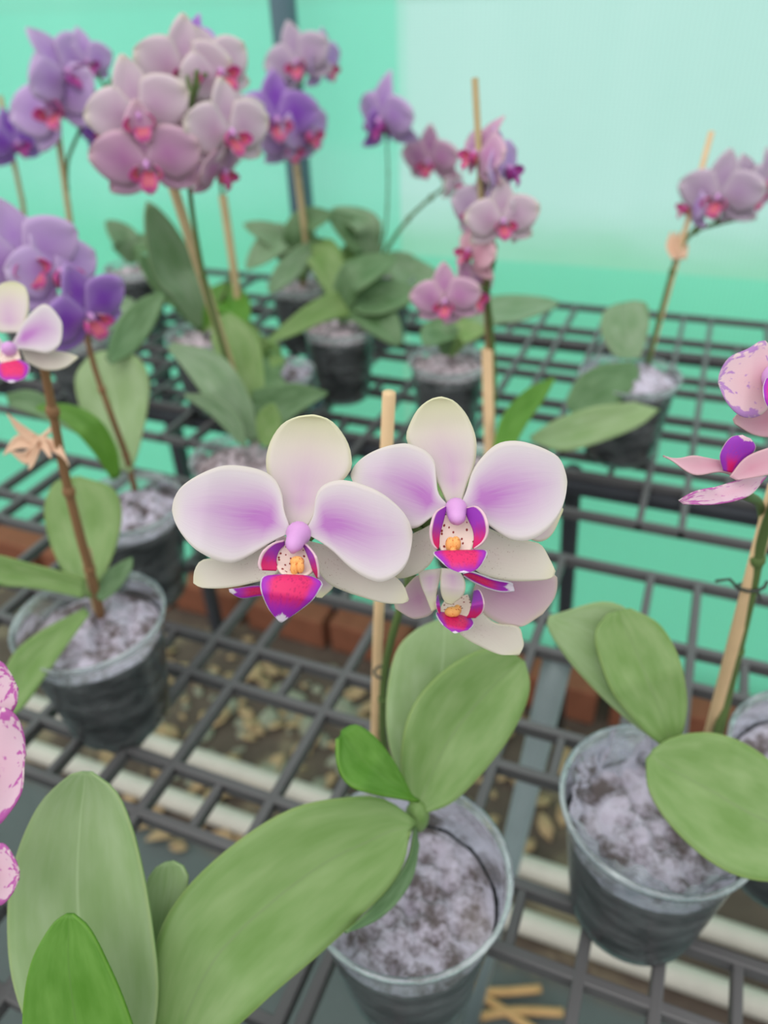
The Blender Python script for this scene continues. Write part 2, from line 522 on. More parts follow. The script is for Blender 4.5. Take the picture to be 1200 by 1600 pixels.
# ------------------------------------------------------------------ setting
def structure(o):
    o['kind'] = 'structure'
    return o
fl = MB().box((-0.3, 0.1, -0.01), (5.0, 2.5, 0.02)); structure(fl.build('floor', M['floor'], smooth=False))
yd = MB().box((0, 30 + WALLY + 0.03, -0.012), (120, 60, 0.02)); structure(yd.build('ground', M['yard'], smooth=False))
def sheet(name, x0, x1, z0, z1, y, mat, amp=0.006):
    vs, fs, uv = [], [], []
    nx, nz = 60, 30
    for i in range(nx + 1):
        for j in range(nz + 1):
            x = x0 + (x1 - x0) * i / nx; z = z0 + (z1 - z0) * j / nz
            vs.append((x, y + amp * (math.sin(x * 5.1 + z) + 0.6 * math.sin(x * 11.3 - z * 2)), z)); uv.append((i / nx, j / nz))
    for i in range(nx):
        for j in range(nz):
            k = i * (nz + 1) + j
            fs.append((k, k + nz + 1, k + nz + 2, k + 1))
    return mk(name, vs, fs, mat, uvs=uv)
structure(sheet('wall_back', -2.9, 2.4, 0.0, 2.6, WALLY, M['net']))
seam = Hh(636, 60, 1.0)
def on_wall(px, py, y=WALLY):
    d = ray(px, py)
    return CAM + d * (y / d.y)
sx = on_wall(634, 60).x
s1 = sheet('shade_net_sheet', -2.88, sx, 0.02, 2.58, WALLY - 0.03, M['net2'])
tag(s1, 'second green shade net sheet doubling the wall left of the pale seam', 'shade net')
s2 = sheet('shade_net_skirt', sx + 0.01, 2.38, 0.02, on_wall(1000, 415).z, WALLY - 0.03, M['net2'])
tag(s2, 'low green net skirt along the foot of the net wall at right', 'shade net')
pa, pb = on_wall(441, 0, WALLY - 0.08), on_wall(472, 330, WALLY - 0.08)
dirp = (pa - pb) / (pa.z - pb.z)
post = MB().tube([pb - dirp * pb.z, pa + dirp * 0.9], 0.021, 16)
structure(post.build('trim_1', M['postm']))

# bricks at the foot of the net wall
x = -1.75
first = None
nb = 0
while x < 0.75:
    w = random.uniform(0.185, 0.215); hgt = random.uniform(0.085, 0.1)
    if first is None:
        first = MB().box((0, 0, 0.045), (0.2, 0.1, 0.09)).build('brick', M['brick'], smooth=False, bevel=0.006)
        b = first
    else:
        b = first.copy(); COL.objects.link(b)
    b.location = (x + w / 2, WALLY - 0.115 + random.uniform(-0.02, 0.01), 0.0)
    b.scale = (w / 0.2, 1, hgt / 0.09)
    b.rotation_euler = (0, 0, random.uniform(-0.06, 0.06))
    tag(b, 'terracotta brick lying in the row along the foot of the net wall', 'brick', 'bricks along the foot of the net wall')
    x += w + random.uniform(0.012, 0.04); nb += 1

# pvc pipes under the bench
def gy(v): return OY + v * UNIT
def gx(u): return OX + u * UNIT
def pipe(pa, pb, label):
    a, b = Hh(*pa, 0.02), Hh(*pb, 0.02)
    d = (b - a).normalized()
    m = MB().tube([a - d * 0.7, b + d * 0.7], 0.02, 14)
    return tag(m.build('plastic_pipe', M['pvc']), label, 'pipe', 'white pipes under the bench')
pipe((440, 1228), (1112, 1450), 'white plastic pipe on the ground under the bench, nearer the net wall')
pipe((399, 1294), (1025, 1513), 'white plastic pipe on the ground under the bench, farther from the net wall')

# ------------------------------------------------------------------ bench
bench = thing('plant_bench', 'grey plastic lattice bench carrying the orchid pots', 'bench', (0, 0.75, 0))
def panel(u0, u1, v0, v1, longs_u, shorts_u, pairs_v, edges=True, h=0.0105):
    m = MB()
    zc = BT - h / 2
    W = 0.0068
    xs, ys = gx(u0), gy(v0); xe, ye = gx(u1), gy(v1)
    for v in [v for pr in pairs_v for v in pr] + [v0, v1]:
        m.box(((xs + xe) / 2, gy(v), zc), (xe - xs + W, W, h))
    for u in list(longs_u) + [u0, u1]:
        m.box((gx(u), (ys + ye) / 2, zc + 0.0003), (W, ye - ys + W, h))
    for u in shorts_u:
        for a, b in pairs_v:
            m.box((gx(u), (gy(a) + gy(b)) / 2, zc - 0.0006), (W * 0.85, gy(b) - gy(a), h * 0.9))
    return m.build('grid_panel', M['grid'], bench, smooth=False, bevel=0.0012)
near_pairs = [(-12, -11), (-9, -8), (-6, -5), (-3, -2), (0, 1), (3, 4), (6, 7)]
panel(-16, 4.7, -14, 9.15, [-15, -14, -12, -11, -9, -8, -6, -5, -3, -2, 0, 1, 3, 4], [-13, -10, -7, -4, -1, 2], near_pairs)
panel(5.0, 26, -14, 9.15, [6.3, 8.3, 9.3, 11.3, 12.3, 14.3, 15.3, 17.3, 18.3, 20.3, 21.3, 23.3, 24.3], [7.3, 10.3, 13.3, 16.3, 19.3, 22.3], near_pairs)
far_pairs = [(13, 14), (16, 17), (19, 20), (22, 23.3)]
panel(-16, 4.9, 11.1, 25.9, [-15.4, -14.4, -12.4, -11.4, -9.4, -8.4, -6.4, -5.4, -3.4, -2.4, -0.4, 0.6, 2.6, 3.6], [-13.4, -10.4, -7.4, -4.4, -1.4, 1.6], far_pairs)
panel(5.2, 26, 11.1, 25.9, [7.8, 8.8, 10.8, 11.8, 13.8, 14.8, 16.8, 17.8, 19.8, 20.8, 22.8, 23.8], [6.8, 9.8, 12.8, 15.8, 18.8, 21.8], far_pairs)
for v in (-13.5, 12.9, 22.6):
    MB().box((gx(5), gy(v), BT - 0.0105 - 0.007), (1.75, 0.02, 0.014)).build('rail', M['rail'], bench, smooth=False, bevel=0.002)
for uu, vv in ((-15.5, -13.5), (25.5, -13.5), (-15.5, 22.6), (25.5, 22.6)):
    MB().box((gx(uu), gy(vv), (BT - 0.03) / 2), (0.025, 0.025, BT - 0.03)).build('leg', M['rail'], bench, smooth=False, bevel=0.002)
a = Hh(895, 736, BT - 0.02); b = Hh(872, 1150, 0.0)
MB().tube([a, b], 0.011, 10).build('leg', M['rail'], bench)
a = Hh(872, 1030, BT - 0.02); b = Hh(735, 1600, 0.0)
o = MB().tube([a, b], 0.0125, 12).build('brace', M['galv'], bench); o['label'] = 'galvanised steel tube'

# ------------------------------------------------------------------ litter on the ground
m = MB()
for i in range(420):
    px, py = random.uniform(150, 1200), random.uniform(960, 1330)
    c = Hh(px, py, 0.012)
    if c.y > WALLY - 0.2 or c.y < 0.6: continue
    r = random.uniform(0.01, 0.035); an = random.uniform(0, 6.28)
    d = Vector((math.cos(an), math.sin(an), random.uniform(-0.3, 0.3))); s = Vector((-d.y, d.x, random.uniform(-0.3, 0.3)))
    vs = [c - d * r, c - d * r * 0.3 + s * r * 0.45, c + d * r * 0.4 + s * r * 0.4 + Vector((0, 0, r * 0.3)), c + d * r, c + d * r * 0.4 - s * r * 0.4, c - d * r * 0.3 - s * r * 0.45, c + Vector((0, 0, -0.1 * r))]
    m.add(vs, [(0, 1, 6), (1, 2, 6), (2, 3, 6), (3, 4, 6), (4, 5, 6), (5, 0, 6)])
tag(m.build('leaf_litter', M['litter'], thick=0.001), 'scattered dry leaf litter on the soil under the bench', 'leaf litter', kind='stuff')
m = MB()
for i in range(70):
    px, py = random.uniform(230, 560), random.uniform(1050, 1230)
    c = Hh(px, py, 0.0)
    r = random.uniform(0.005, 0.022)
    b0 = len(m.v)
    m.ball(c + Vector((0, 0, r * 0.2)), r, (random.uniform(0.6, 1.6), random.uniform(0.6, 1.6), 0.5), 6, Matrix.Rotation(random.uniform(0, 3), 3, 'Z'))
    for q in range(b0, len(m.v)):
        m.v[q] = Vector(m.v[q]) + Vector((math.sin(q * 1.7 + i), math.cos(q * 2.3 + i), math.sin(q * 3.1))) * r * 0.09
tag(m.build('pale_rubble', M['stone']), 'pale stones and crumbs of rubble among the dry leaves', 'rubble', kind='stuff')
for (p0, p1, p2), lab in ((((700, 1543), (770, 1550), (845, 1545)), 'straight tan dry stem on the ground below the bench, topmost of three'),
                          (((740, 1590), (800, 1580), (880, 1582)), 'tan dry stem on the ground below the bench, lower one lying level'),
                          (((750, 1555), (790, 1580), (850, 1620)), 'tan dry stem lying slantwise across another below the bench')):
    pts = catmull([Hh(*q, 0.012) for q in (p0, p1, p2)], 8)
    tag(MB().tube(pts, 0.007, 8).build('dry_stem', M['twig']), lab, 'dry stem', 'dry stems below the bench')

# ------------------------------------------------------------------ pots
def lathe(c, prof, n=40, tilt=None):
    vs, fs, uv = [], [], []
    for i, (r, z) in enumerate(prof):
        for k in range(n):
            t = 2 * math.pi * k / n
            q = Vector((r * math.cos(t), r * math.sin(t), z))
            if tilt is not None: q = tilt @ q
            vs.append(c + q); uv.append((i / (len(prof) - 1), k / n))
    for i in range(len(prof) - 1):
        for k in range(n):
            k2 = (k + 1) % n
            fs.append((i * n + k, i * n + k2, (i + 1) * n + k2, (i + 1) * n + k))
    return vs, fs, uv
def make_pot(root, rt=0.048, h=0.1, fill=0.76, mossm='moss', mound=0.006, seed=0, potm='pot', film=False):
    c = Vector(root.location)
    rb = rt * 0.74
    def rr(z): return rb + (rt - rb) * (z / h)
    prof = [(0.001, 0.0), (rb - 0.004, 0.0), (rb, 0.003)] + [(rr(z), z) for z in [h * k / 10 for k in range(1, 10)]] + [(rt, h - 0.006)]
    v, f, u = lathe(c, prof)
    pot = mk('pot', v, f, M[potm], root, u)
    rim = [(rt, h - 0.006), (rt + 0.002, h - 0.005), (rt + 0.0028, h - 0.001), (rt + 0.0015, h), (rt, h - 0.001), (rt - 0.0008, h - 0.006)]
    v, f, u = lathe(c, rim)
    mk('rim', v, f, M['pot_rim'], pot, u)
    fz = h * fill
    prof = [(0.001, 0.004), (rb - 0.003, 0.005)] + [(rr(z) - 0.0016, z) for z in [fz * k / 8 for k in range(1, 9)]] + [(rr(fz) - 0.003, fz - 0.002), (0.001, fz - 0.004)]
    v, f, u = lathe(c, prof)
    mk('growing_medium', v, f, M['medium'], root, u)
    rnd = random.Random(seed)
    ph = [rnd.uniform(0, 6.28) for _ in range(8)]
    vs, fs, uv = [], [], []
    nr, na = 14, 40
    R = rr(fz) - 0.0009
    for i in range(nr + 1):
        for k in range(na):
            t = 2 * math.pi * k / na; r = R * i / nr
            x, y = r * math.cos(t), r * math.sin(t)
            z = fz + 0.002 + mound * (1 - (i / nr) ** 2) + (0.0035 * math.sin(x * 230 + ph[0]) * math.sin(y * 210 + ph[1]) + 0.002 * math.sin(x * 520 + ph[2] + y * 300) + 0.0015 * math.sin(y * 700 + ph[3])) * (1 if i < nr - 1 else 0.2) - (0.001 if i == nr else 0)
            vs.append(c + Vector((x, y, z))); uv.append((i / nr, k / na))
    for i in range(nr):
        for k in range(na):
            k2 = (k + 1) % na
            fs.append((i * na + k, i * na + k2, (i + 1) * na + k2, (i + 1) * na + k))
    mk('moss', vs, fs, M[mossm], root, uv)
    if film:
        vs, fs, uv = [], [], []
        nz, na = 10, 90
        for i in range(nz + 1):
            for k in range(na):
                t = 2 * math.pi * k / na
                z = fz * 0.75 + (h * 1.0 - fz * 0.75) * i / nz
                r = rr(z) - 0.004 - 0.0025 * math.sin(t * 9 + ph[4] + i * 0.5) - 0.0015 * math.sin(t * 23 + ph[5] - i * 0.8) - 0.004 * (1 - i / nz)
                vs.append(c + Vector((r * math.cos(t), r * math.sin(t), z + 0.003 * math.sin(t * 5 + ph[6])))); uv.append((i / nz, k / na))
        for i in range(nz):
            for k in range(na):
                k2 = (k + 1) % na
                fs.append((i * na + k, i * na + k2, (i + 1) * na + k2, (i + 1) * na + k))
        mk('plastic_film', vs, fs, M['film'], root, uv)
    return pot

def plant(label, rimpx, rt=0.048, h=0.1, group=None, **kw):
    c = Hh(rimpx[0], rimpx[1], BT + h)
    root = thing('potted_orchid', label, 'orchid', (c.x, c.y, BT), group)
    make_pot(root, rt, h, **kw)
    return root, Vector((c.x, c.y, BT + h))

def stake(root, pts, r=0.0028, mat='stake', tipcut=True):
    return MB().tube(pts, r, 10).build('stake', M[mat], root)
def stalk(root, pts, r=0.0022, mat='stalk', sides=()):
    m = MB()
    sm = catmull(pts, 30)
    m.tube(sm, [r * (1 - 0.35 * i / 30) for i in range(31)], 8)
    for i in (8, 16, 23):
        m.ball(sm[i], r * 1.18, (1, 1, 1.3), 6)
    for s in sides:
        q = catmull(s, 10)
        m.tube(q, r * 0.62, 7)
    return m.build('flower_stalk', M[mat], root), sm

# ------------------------------------------------------------------ flower template (behind flowers)
def petal_geo(m, ang, Ln, W, z0, back, cup, broad, nu=14, nv=8, claw=0.25):
    d = Vector((math.cos(ang), math.sin(ang), 0)); s = Vector((-d.y, d.x, 0))
    vs, fs, uv = [], [], []
    for i in range(nu + 1):
        t = i / nu
        if broad:
            w = W * max(0.03, math.sin(math.pi * min(1.0, (0.03 + 0.97 * t)) ** 0.8)) ** 0.55 * (claw + (1 - claw) * min(1, t * 3.2))
        else:
            w = W * max(0.03, math.sin(math.pi * min(1.0, (0.1 + 0.9 * t)) ** 0.95)) ** 0.7 * (0.5 + 0.5 * min(1, t * 2.5))
        for j in range(nv + 1):
            q = 2 * j / nv - 1
            vs.append(d * (Ln * t) + s * (q * w / 2) + Vector((0, 0, z0 + back * t * t + cup * q * q * w + 0.012 * math.sin(t * 7 + q * 4) * t)))
            uv.append((t, j / nv))
    for i in range(nu):
        for j in range(nv):
            k = i * (nv + 1) + j
            fs.append((k, k + 1, k + nv + 2, k + nv + 1))
    m.add(vs, fs, uv)
def lip_geo(m):
    # side lobes, mid lobe, column (unit: flower about 1 wide)
    for sg in (-1, 1):
        vs, fs, uv = [], [], []
        for i in range(9):
            t = i / 8
            for j in range(7):
                q = j / 6
                w = 0.16 * math.sin(math.pi * (0.1 + 0.85 * t)) ** 0.7
                a = 0.5 + 0.9 * q
                vs.append(Vector((sg * (0.05 + w * math.sin(a)), -0.02 - 0.2 * t + 0.03 * q, 0.06 + w * (1 - math.cos(a)) + 0.1 * q))); uv.append((0.3 + 0.5 * q, t))
        for i in range(8):
            for j in range(6):
                k = i * 7 + j
                fs.append((k, k + 1, k + 8, k + 7))
        m.add(vs, fs, uv)
    vs, fs, uv = [], [], []
    for i in range(11):
        t = i / 10
        w = 0.2 * max(0.04, math.sin(math.pi * min(1, 0.18 + 0.82 * t)) ** 0.8)
        for j in range(7):
            q = 2 * j / 6 - 1
            vs.append(Vector((q * w / 2 * 1.2, -0.1 - 0.24 * t, 0.05 + 0.16 * math.sin(t * 2.2) + 0.03 * q * q))); uv.append((t, j / 6))
    for i in range(10):
        for j in range(6):
            k = i * 7 + j
            fs.append((k, k + 1, k + 8, k + 7))
    m.add(vs, fs, uv)
TPL = {}
def flower_tpl(pm, lm, variant=0):
    key = (pm, lm, variant)
    if key not in TPL:
        rnd = random.Random(variant * 13 + 5)
        m = MB()
        j = lambda s: rnd.uniform(-s, s)
        back = -0.06 if variant < 2 else -0.16
        petal_geo(m, math.radians(90 + j(4)), 0.5, 0.34, -0.03, back, 0.06, False)
        petal_geo(m, math.radians(212 + j(5)), 0.5, 0.32, -0.04, back, 0.06, False)
        petal_geo(m, math.radians(328 + j(5)), 0.5, 0.32, -0.04, back, 0.06, False)
        petal_geo(m, math.radians(168 + j(5)), 0.52, 0.5, 0.0, back * 0.6 + 0.03, -0.05, True)
        petal_geo(m, math.radians(12 + j(5)), 0.52, 0.5, 0.0, back * 0.6 + 0.03, -0.05, True)
        me = bpy.data.meshes.new('flower'); me.from_pydata([tuple(v) for v in m.v], [], m.f)
        l = me.uv_layers.new(name='UVMap')
        for lp in me.loops: l.data[lp.index].uv = m.uv[lp.vertex_index]
        me.polygons.foreach_set('use_smooth', [True] * len(me.polygons)); me.materials.append(M[pm])
        m2 = MB(); lip_geo(m2)
        me2 = bpy.data.meshes.new('lip'); me2.from_pydata([tuple(v) for v in m2.v], [], m2.f)
        l = me2.uv_layers.new(name='UVMap')
        for lp in me2.loops: l.data[lp.index].uv = m2.uv[lp.vertex_index]
        me2.polygons.foreach_set('use_smooth', [True] * len(me2.polygons)); me2.materials.append(M[lm])
        m3 = MB(); m3.ball((0, -0.02, 0.08), 0.05, (0.8, 1.3, 1.3), 7)
        me3 = bpy.data.meshes.new('column'); me3.from_pydata([tuple(v) for v in m3.v], [], m3.f)
        me3.polygons.foreach_set('use_smooth', [True] * len(me3.polygons)); me3.materials.append(M['column'])
        TPL[key] = (me, me2, me3)
    return TPL[key]
def flower(root, pos, size=0.07, yaw=0, pitch=0, roll=0, pm='petal_blush', lm='lip_bg', variant=0, column=True):
    """faces the viewer turned by yaw (to the right) and pitch (upwards), in degrees"""
    me, me2, me3 = flower_tpl(pm, lm, variant)
    n = (CAM - pos).normalized()
    n.z *= 0.35                                  # blossoms look out level rather than up
    n.normalize()
    r = Vector((0, 0, 1)).cross(n).normalized()
    n = (Matrix.Rotation(math.radians(yaw), 3, 'Z') @ n)
    r = Vector((0, 0, 1)).cross(n).normalized()
    n = Matrix.Rotation(math.radians(-pitch), 3, r) @ n
    u = n.cross(r)
    rm = Matrix((r, u, n)).transposed().to_4x4() @ Matrix.Rotation(math.radians(roll), 4, 'Z')
    o = bpy.data.objects.new('flower', me); COL.objects.link(o)
    o.parent = root
    o.matrix_local = Matrix.Translation(pos - Vector(root.location)) @ rm @ Matrix.Scale(size, 4)
    s = o.modifiers.new('solid', 'SOLIDIFY'); s.thickness = 0.012; s.offset = 0
    l = bpy.data.objects.new('lip', me2); COL.objects.link(l); l.parent = o; l.scale = (0.74, 0.74, 0.74)
    s = l.modifiers.new('solid', 'SOLIDIFY'); s.thickness = 0.012; s.offset = 0
    if column:
        c = bpy.data.objects.new('column', me3); COL.objects.link(c); c.parent = o; c.scale = (0.8, 0.8, 0.8)
    return pos - n * size * 0.08
def nearest(sm, p):
    return min(sm, key=lambda q: (q - p).length)
def bunch(root, path, flowers, r=0.0022, mat='stalk'):
    """a stalk and its blossoms, each on a pedicel"""
    sm = catmull(path, 30)
    sides = []
    for fl_ in flowers:
        pos = fl_.pop('pos')
        b = flower(root, pos, **fl_)
        q = nearest(sm[6:], b)
        sides.append([q, q.lerp(b, 0.5) + Vector((0, 0, 0.006)), b])
    return stalk(root, path, r, mat, sides)

# ================================================================== the front orchid
p1, c1 = plant('blush orchid with two open face-on blooms in the clear pot at the front', (636, 1358), fill=0.68, mound=0.005, seed=1)
def q8(pts): return [(640 + x * 0.21667, 760 + y * 0.21667) for x, y in pts]
def q6(pts): return [(260 + x * 0.53333, 600 + y * 0.53333) for x, y in pts]
zc = upz(c1, 1270)
st0 = Hh(586, 1165, 0.95); 
stake(p1, [st0 - Vector((0, 0, 0.03)), st0, P(590, 1000, depth(st0) * 0.5 + upz(st0, 1000) * 0.5), P(608, 614, upz(st0, 614))], 0.0030)
# leaves
leaf(p1, M['leaf'], [(650, 1284), (600, 1248), (540, 1246), (460, 1262), (380, 1308), (300, 1378), (252, 1450), (236, 1530), (242, 1610), (275, 1662)],
     [(640, 1300), (632, 1345), (608, 1385), (570, 1425), (500, 1490), (430, 1550), (372, 1602), (320, 1642), (290, 1660), (276, 1664)],
     [zc - 0.005, zc - 0.015, 0.305, 0.288], [zc - 0.01, zc - 0.02, 0.295, 0.286], fold=0.05, cup=-0.03, nu=34, nv=16)
leaf(p1, M['leaf_dark'], [(648, 1290), (640, 1335), (618, 1375), (575, 1425), (540, 1455)], [(655, 1320), (645, 1370), (620, 1410), (585, 1440), (542, 1458)],
     [zc, zc - 0.005, zc - 0.012, 0.31], fold=0.1)
leaf(p1, M['leaf_pale'], [(628, 1225), (607, 1160), (604, 1090), (618, 1020), (648, 985), (690, 966)], [(690, 1180), (735, 1120), (768, 1060), (770, 1015), (750, 980), (700, 966)],
     [zc + 0.006, zc + 0.016, zc + 0.026], fold=0.06)
leaf(p1, M['leaf'], [(640, 1255), (626, 1190), (640, 1115), (678, 1062), (735, 1022), (785, 1012), (815, 1030)], [(662, 1272), (705, 1255), (745, 1218), (790, 1162), (818, 1110), (828, 1070), (820, 1034)],
     [zc, zc - 0.002, zc + 0.002, zc + 0.012], fold=0.14, nu=28)
leaf(p1, M['leaf_young'], [(642, 1245), (626, 1210), (605, 1175), (580, 1146), (555, 1133), (535, 1143)], [(655, 1252), (625, 1248), (585, 1241), (545, 1226), (528, 1195), (527, 1155)],
     [zc - 0.01, zc - 0.016, zc - 0.014], [zc - 0.012, zc - 0.03, zc - 0.024], fold=0.1)
MB().ball(P(652, 1275, zc + 0.004), 0.0055, (1, 1, 1.8), 8).build('crown', M['leaf'], p1)
# flower stalk
zs = lambda y, d=0.0: upz(st0, y) + d
FZ = 0.225
path = [P(604, 1240, zs(1240, 0.004)), P(598, 1130, zs(1130, -0.004)), P(602, 1045, zs(1045, -0.007)), P(618, 975, zs(975, -0.008)), P(640, 905, zs(905, -0.012)), P(660, 860, 0.262), P(660, 820, 0.25), P(600, 800, 0.246), P(520, 810, 0.243)]
stalk(p1, path, 0.0025, 'stalk', sides=[[P(640, 905, zs(905, -0.012)), P(690, 900, 0.262), P(715, 915, 0.257)], [P(660, 820, 0.25), P(690, 800, 0.24), P(712, 800, 0.231)], [P(520, 810, 0.243), P(490, 815, 0.236), P(462, 830, 0.229)]])
cl = MB(); cp = P(597, 1050, zs(1050, -0.002))
cl.tube([cp + Vector((0.0045 * math.cos(t), 0.0045 * math.sin(t), 0)) for t in [k * 0.63 for k in range(11)]], 0.0008, 6)
cl.build('clip', M['clip'], p1)

def pet(parent, name, mat, A, B, zA, zB=None, conv=q6, thick=0.0006, **kw):
    v, f, u = ribbon(conv(A), conv(B), zA, zB, **kw)
    return mk(name, v, f, mat, parent, u, thick=thick)
def trio(parent, mats, petals, conv, thick=0.0006):
    pass

# bloom 1 (left)
z = FZ
f1 = pet(p1, 'flower', M['sepal_front'], [(345, 425), (325, 335), (293, 250), (300, 180), (335, 122), (380, 98), (425, 92)],
         [(410, 425), (470, 335), (535, 260), (542, 215), (530, 170), (500, 125), (470, 102), (432, 92)], [z + 0.002, z + 0.004, z + 0.003, z + 0.0], cup=0.05)
pet(f1, 'sepal', M['sepal_low'], [(360, 450), (310, 468), (260, 485), (205, 505), (140, 510), (100, 518), (82, 548), (79, 580)],
    [(370, 490), (345, 530), (310, 565), (240, 586), (170, 598), (110, 598), (88, 590), (80, 584)], [z + 0.002, z + 0.005, z + 0.007], cup=0.04)
pet(f1, 'sepal', M['sepal_low'], [(400, 455), (460, 470), (540, 490), (610, 525), (665, 560), (695, 590), (710, 630)],
    [(395, 480), (435, 530), (470, 580), (520, 606), (570, 623), (630, 640), (685, 644), (708, 636)], [z + 0.002, z + 0.006, z + 0.005], cup=-0.04)
pet(f1, 'petal', M['petal_front'], [(362, 420), (345, 370), (338, 320), (315, 276), (270, 250), (200, 238), (150, 243), (92, 268), (46, 300), (24, 335), (18, 368)],
    [(355, 440), (310, 462), (262, 492), (215, 518), (180, 525), (132, 511), (82, 481), (47, 441), (27, 405), (19, 374)], [z - 0.001, z - 0.001, z - 0.003, z + 0.001], cup=0.03, nu=32, nv=18)
pet(f1, 'petal', M['petal_front'], [(410, 425), (430, 385), (438, 330), (455, 300), (490, 284), (530, 283), (590, 300), (640, 326), (686, 366), (710, 402), (719, 432)],
    [(412, 440), (450, 462), (490, 492), (530, 531), (570, 560), (610, 578), (640, 578), (680, 556), (706, 521), (717, 476), (720, 438)], [z - 0.002, z - 0.004, z - 0.005, z - 0.002], cup=0.03, nu=32, nv=18)
lip = pet(f1, 'lip', M['lip_front'], [(345, 560), (308, 562), (281, 568), (276, 595), (283, 620), (302, 660), (333, 696)],
          [(400, 562), (430, 568), (457, 584), (448, 605), (428, 632), (388, 664), (338, 697)], [z - 0.012, z - 0.016, z - 0.012], cup=-0.09, nu=24, nv=16)
pet(f1, 'throat', M['throat'], [(325, 475), (318, 510), (325, 540), (345, 565)], [(415, 470), (430, 510), (430, 545), (402, 568)], [z - 0.003, z - 0.006, z - 0.012], cup=0.08)
pet(f1, 'lip_lobe', M['lobe'], [(345, 458), (312, 467), (282, 492), (269, 525), (274, 546)], [(345, 470), (328, 490), (321, 515), (325, 538), (322, 547)], [z - 0.004, z - 0.011, z - 0.01], [z - 0.003, z - 0.006, z - 0.008], cup=0.05)
pet(f1, 'lip_lobe', M['lobe'], [(398, 462), (420, 480), (438, 505), (446, 540), (446, 568)], [(398, 464), (410, 490), (420, 515), (430, 545), (444, 570)], [z - 0.004, z - 0.012, z - 0.01], [z - 0.003, z - 0.008, z - 0.009])
def q6p(x, y, zz): return P(260 + x * 0.53333, 600 + y * 0.53333, zz)
BAS = Matrix((RIGHT, UP, -FWD)).transposed()
m = MB(); m.ball(q6p(375, 540, z - 0.010), 0.0012, (1, 1.7, 0.8), 7, BAS); m.ball(q6p(393, 535, z - 0.0105), 0.0011, (1, 1.7, 0.8), 7, BAS); m.ball(q6p(383, 520, z - 0.009), 0.0016, (1.3, 1, 1), 7, BAS)
m.build('callus', M['callus'], f1)
m = MB(); m.tube(catmull([q6p(390, 428, z + 0.001), q6p(386, 442, z - 0.003), q6p(377, 462, z - 0.0065), q6p(371, 484, z - 0.0085), q6p(370, 494, z - 0.008)], 10), [0.0022, 0.003, 0.0036, 0.0037, 0.0034, 0.003, 0.0028, 0.0027, 0.0025, 0.0019, 0.0007], 14)
m.build('column', M['column'], f1)

# bloom 2 (right)
z = FZ + 0.004
f2 = pet(p1, 'flower', M['sepal_front'], [(825, 355), (800, 300), (765, 230), (718, 190), (703, 160), (708, 130), (735, 77), (770, 48), (798, 40)],
         [(862, 355), (882, 290), (902, 240), (909, 190), (905, 150), (890, 110), (870, 77), (840, 49), (806, 39)], [z + 0.002, z + 0.004, z + 0.003, z], cup=0.05)
pet(f2, 'sepal', M['sepal_low'], [(800, 400), (750, 425), (712, 448), (690, 500), (674, 545), (668, 562)], [(800, 460), (778, 520), (745, 550), (712, 564), (690, 569), (672, 568)], [z + 0.003, z + 0.007, z + 0.009], cup=-0.04)
pet(f2, 'sepal', M['sepal_low'], [(890, 400), (950, 425), (1010, 452), (1065, 460), (1098, 472), (1122, 512), (1139, 548)], [(888, 500), (905, 545), (958, 568), (1020, 577), (1080, 576), (1120, 571), (1136, 560)], [z + 0.003, z + 0.006, z + 0.006], cup=-0.03)
pet(f2, 'petal', M['petal_front'], [(825, 355), (797, 320), (790, 270), (785, 226), (760, 196), (720, 178), (690, 174), (640, 184), (590, 206), (556, 234), (541, 262)],
    [(822, 362), (775, 392), (735, 420), (690, 422), (640, 400), (590, 350), (556, 306), (541, 270)], [z - 0.001, z - 0.001, z - 0.002, z + 0.002], cup=0.03, nu=32, nv=18)
pet(f2, 'petal', M['petal_front'], [(862, 355), (880, 310), (895, 260), (920, 220), (960, 181), (1000, 167), (1050, 170), (1110, 191), (1150, 217), (1168, 258), (1172, 282)],
    [(865, 368), (900, 386), (940, 410), (975, 436), (1010, 455), (1050, 460), (1090, 446), (1130, 411), (1155, 371), (1168, 330), (1172, 292)], [z - 0.002, z - 0.003, z - 0.004, z - 0.001], cup=0.03, nu=32, nv=18)
pet(f2, 'lip', M['lip_front'], [(800, 490), (782, 497), (800, 516), (825, 538), (852, 550), (868, 553)], [(905, 488), (936, 490), (937, 506), (915, 538), (895, 549), (873, 553)], [z - 0.010, z - 0.016, z - 0.018], cup=-0.1)
pet(f2, 'throat', M['throat'], [(808, 385), (795, 430), (800, 475), (820, 510)], [(895, 385), (905, 430), (895, 480), (875, 512)], [z - 0.002, z - 0.005, z - 0.011], cup=0.1)
pet(f2, 'lip_lobe', M['lobe'], [(815, 358), (786, 378), (773, 428), (778, 466), (792, 484)], [(820, 362), (812, 395), (800, 440), (798, 470), (794, 485)], [z - 0.004, z - 0.012, z - 0.010], [z - 0.003, z - 0.007, z - 0.009], cup=0.04)
pet(f2, 'lip_lobe', M['lobe'], [(880, 362), (910, 358), (935, 385), (943, 430), (930, 462), (902, 483)], [(878, 366), (882, 390), (898, 425), (902, 450), (900, 470), (899, 483)], [z - 0.004, z - 0.012, z - 0.010], [z - 0.003, z - 0.007, z - 0.009], cup=0.04)
m = MB(); m.ball(q6p(832, 470, z - 0.009), 0.0015, (1, 1.5, 1), 7, BAS); m.ball(q6p(848, 468, z - 0.009), 0.0015, (1, 1.5, 1), 7, BAS); m.ball(q6p(840, 488, z - 0.0105), 0.0011, (1, 1, 1), 7, BAS)
m.build('callus', M['callus'], f2)
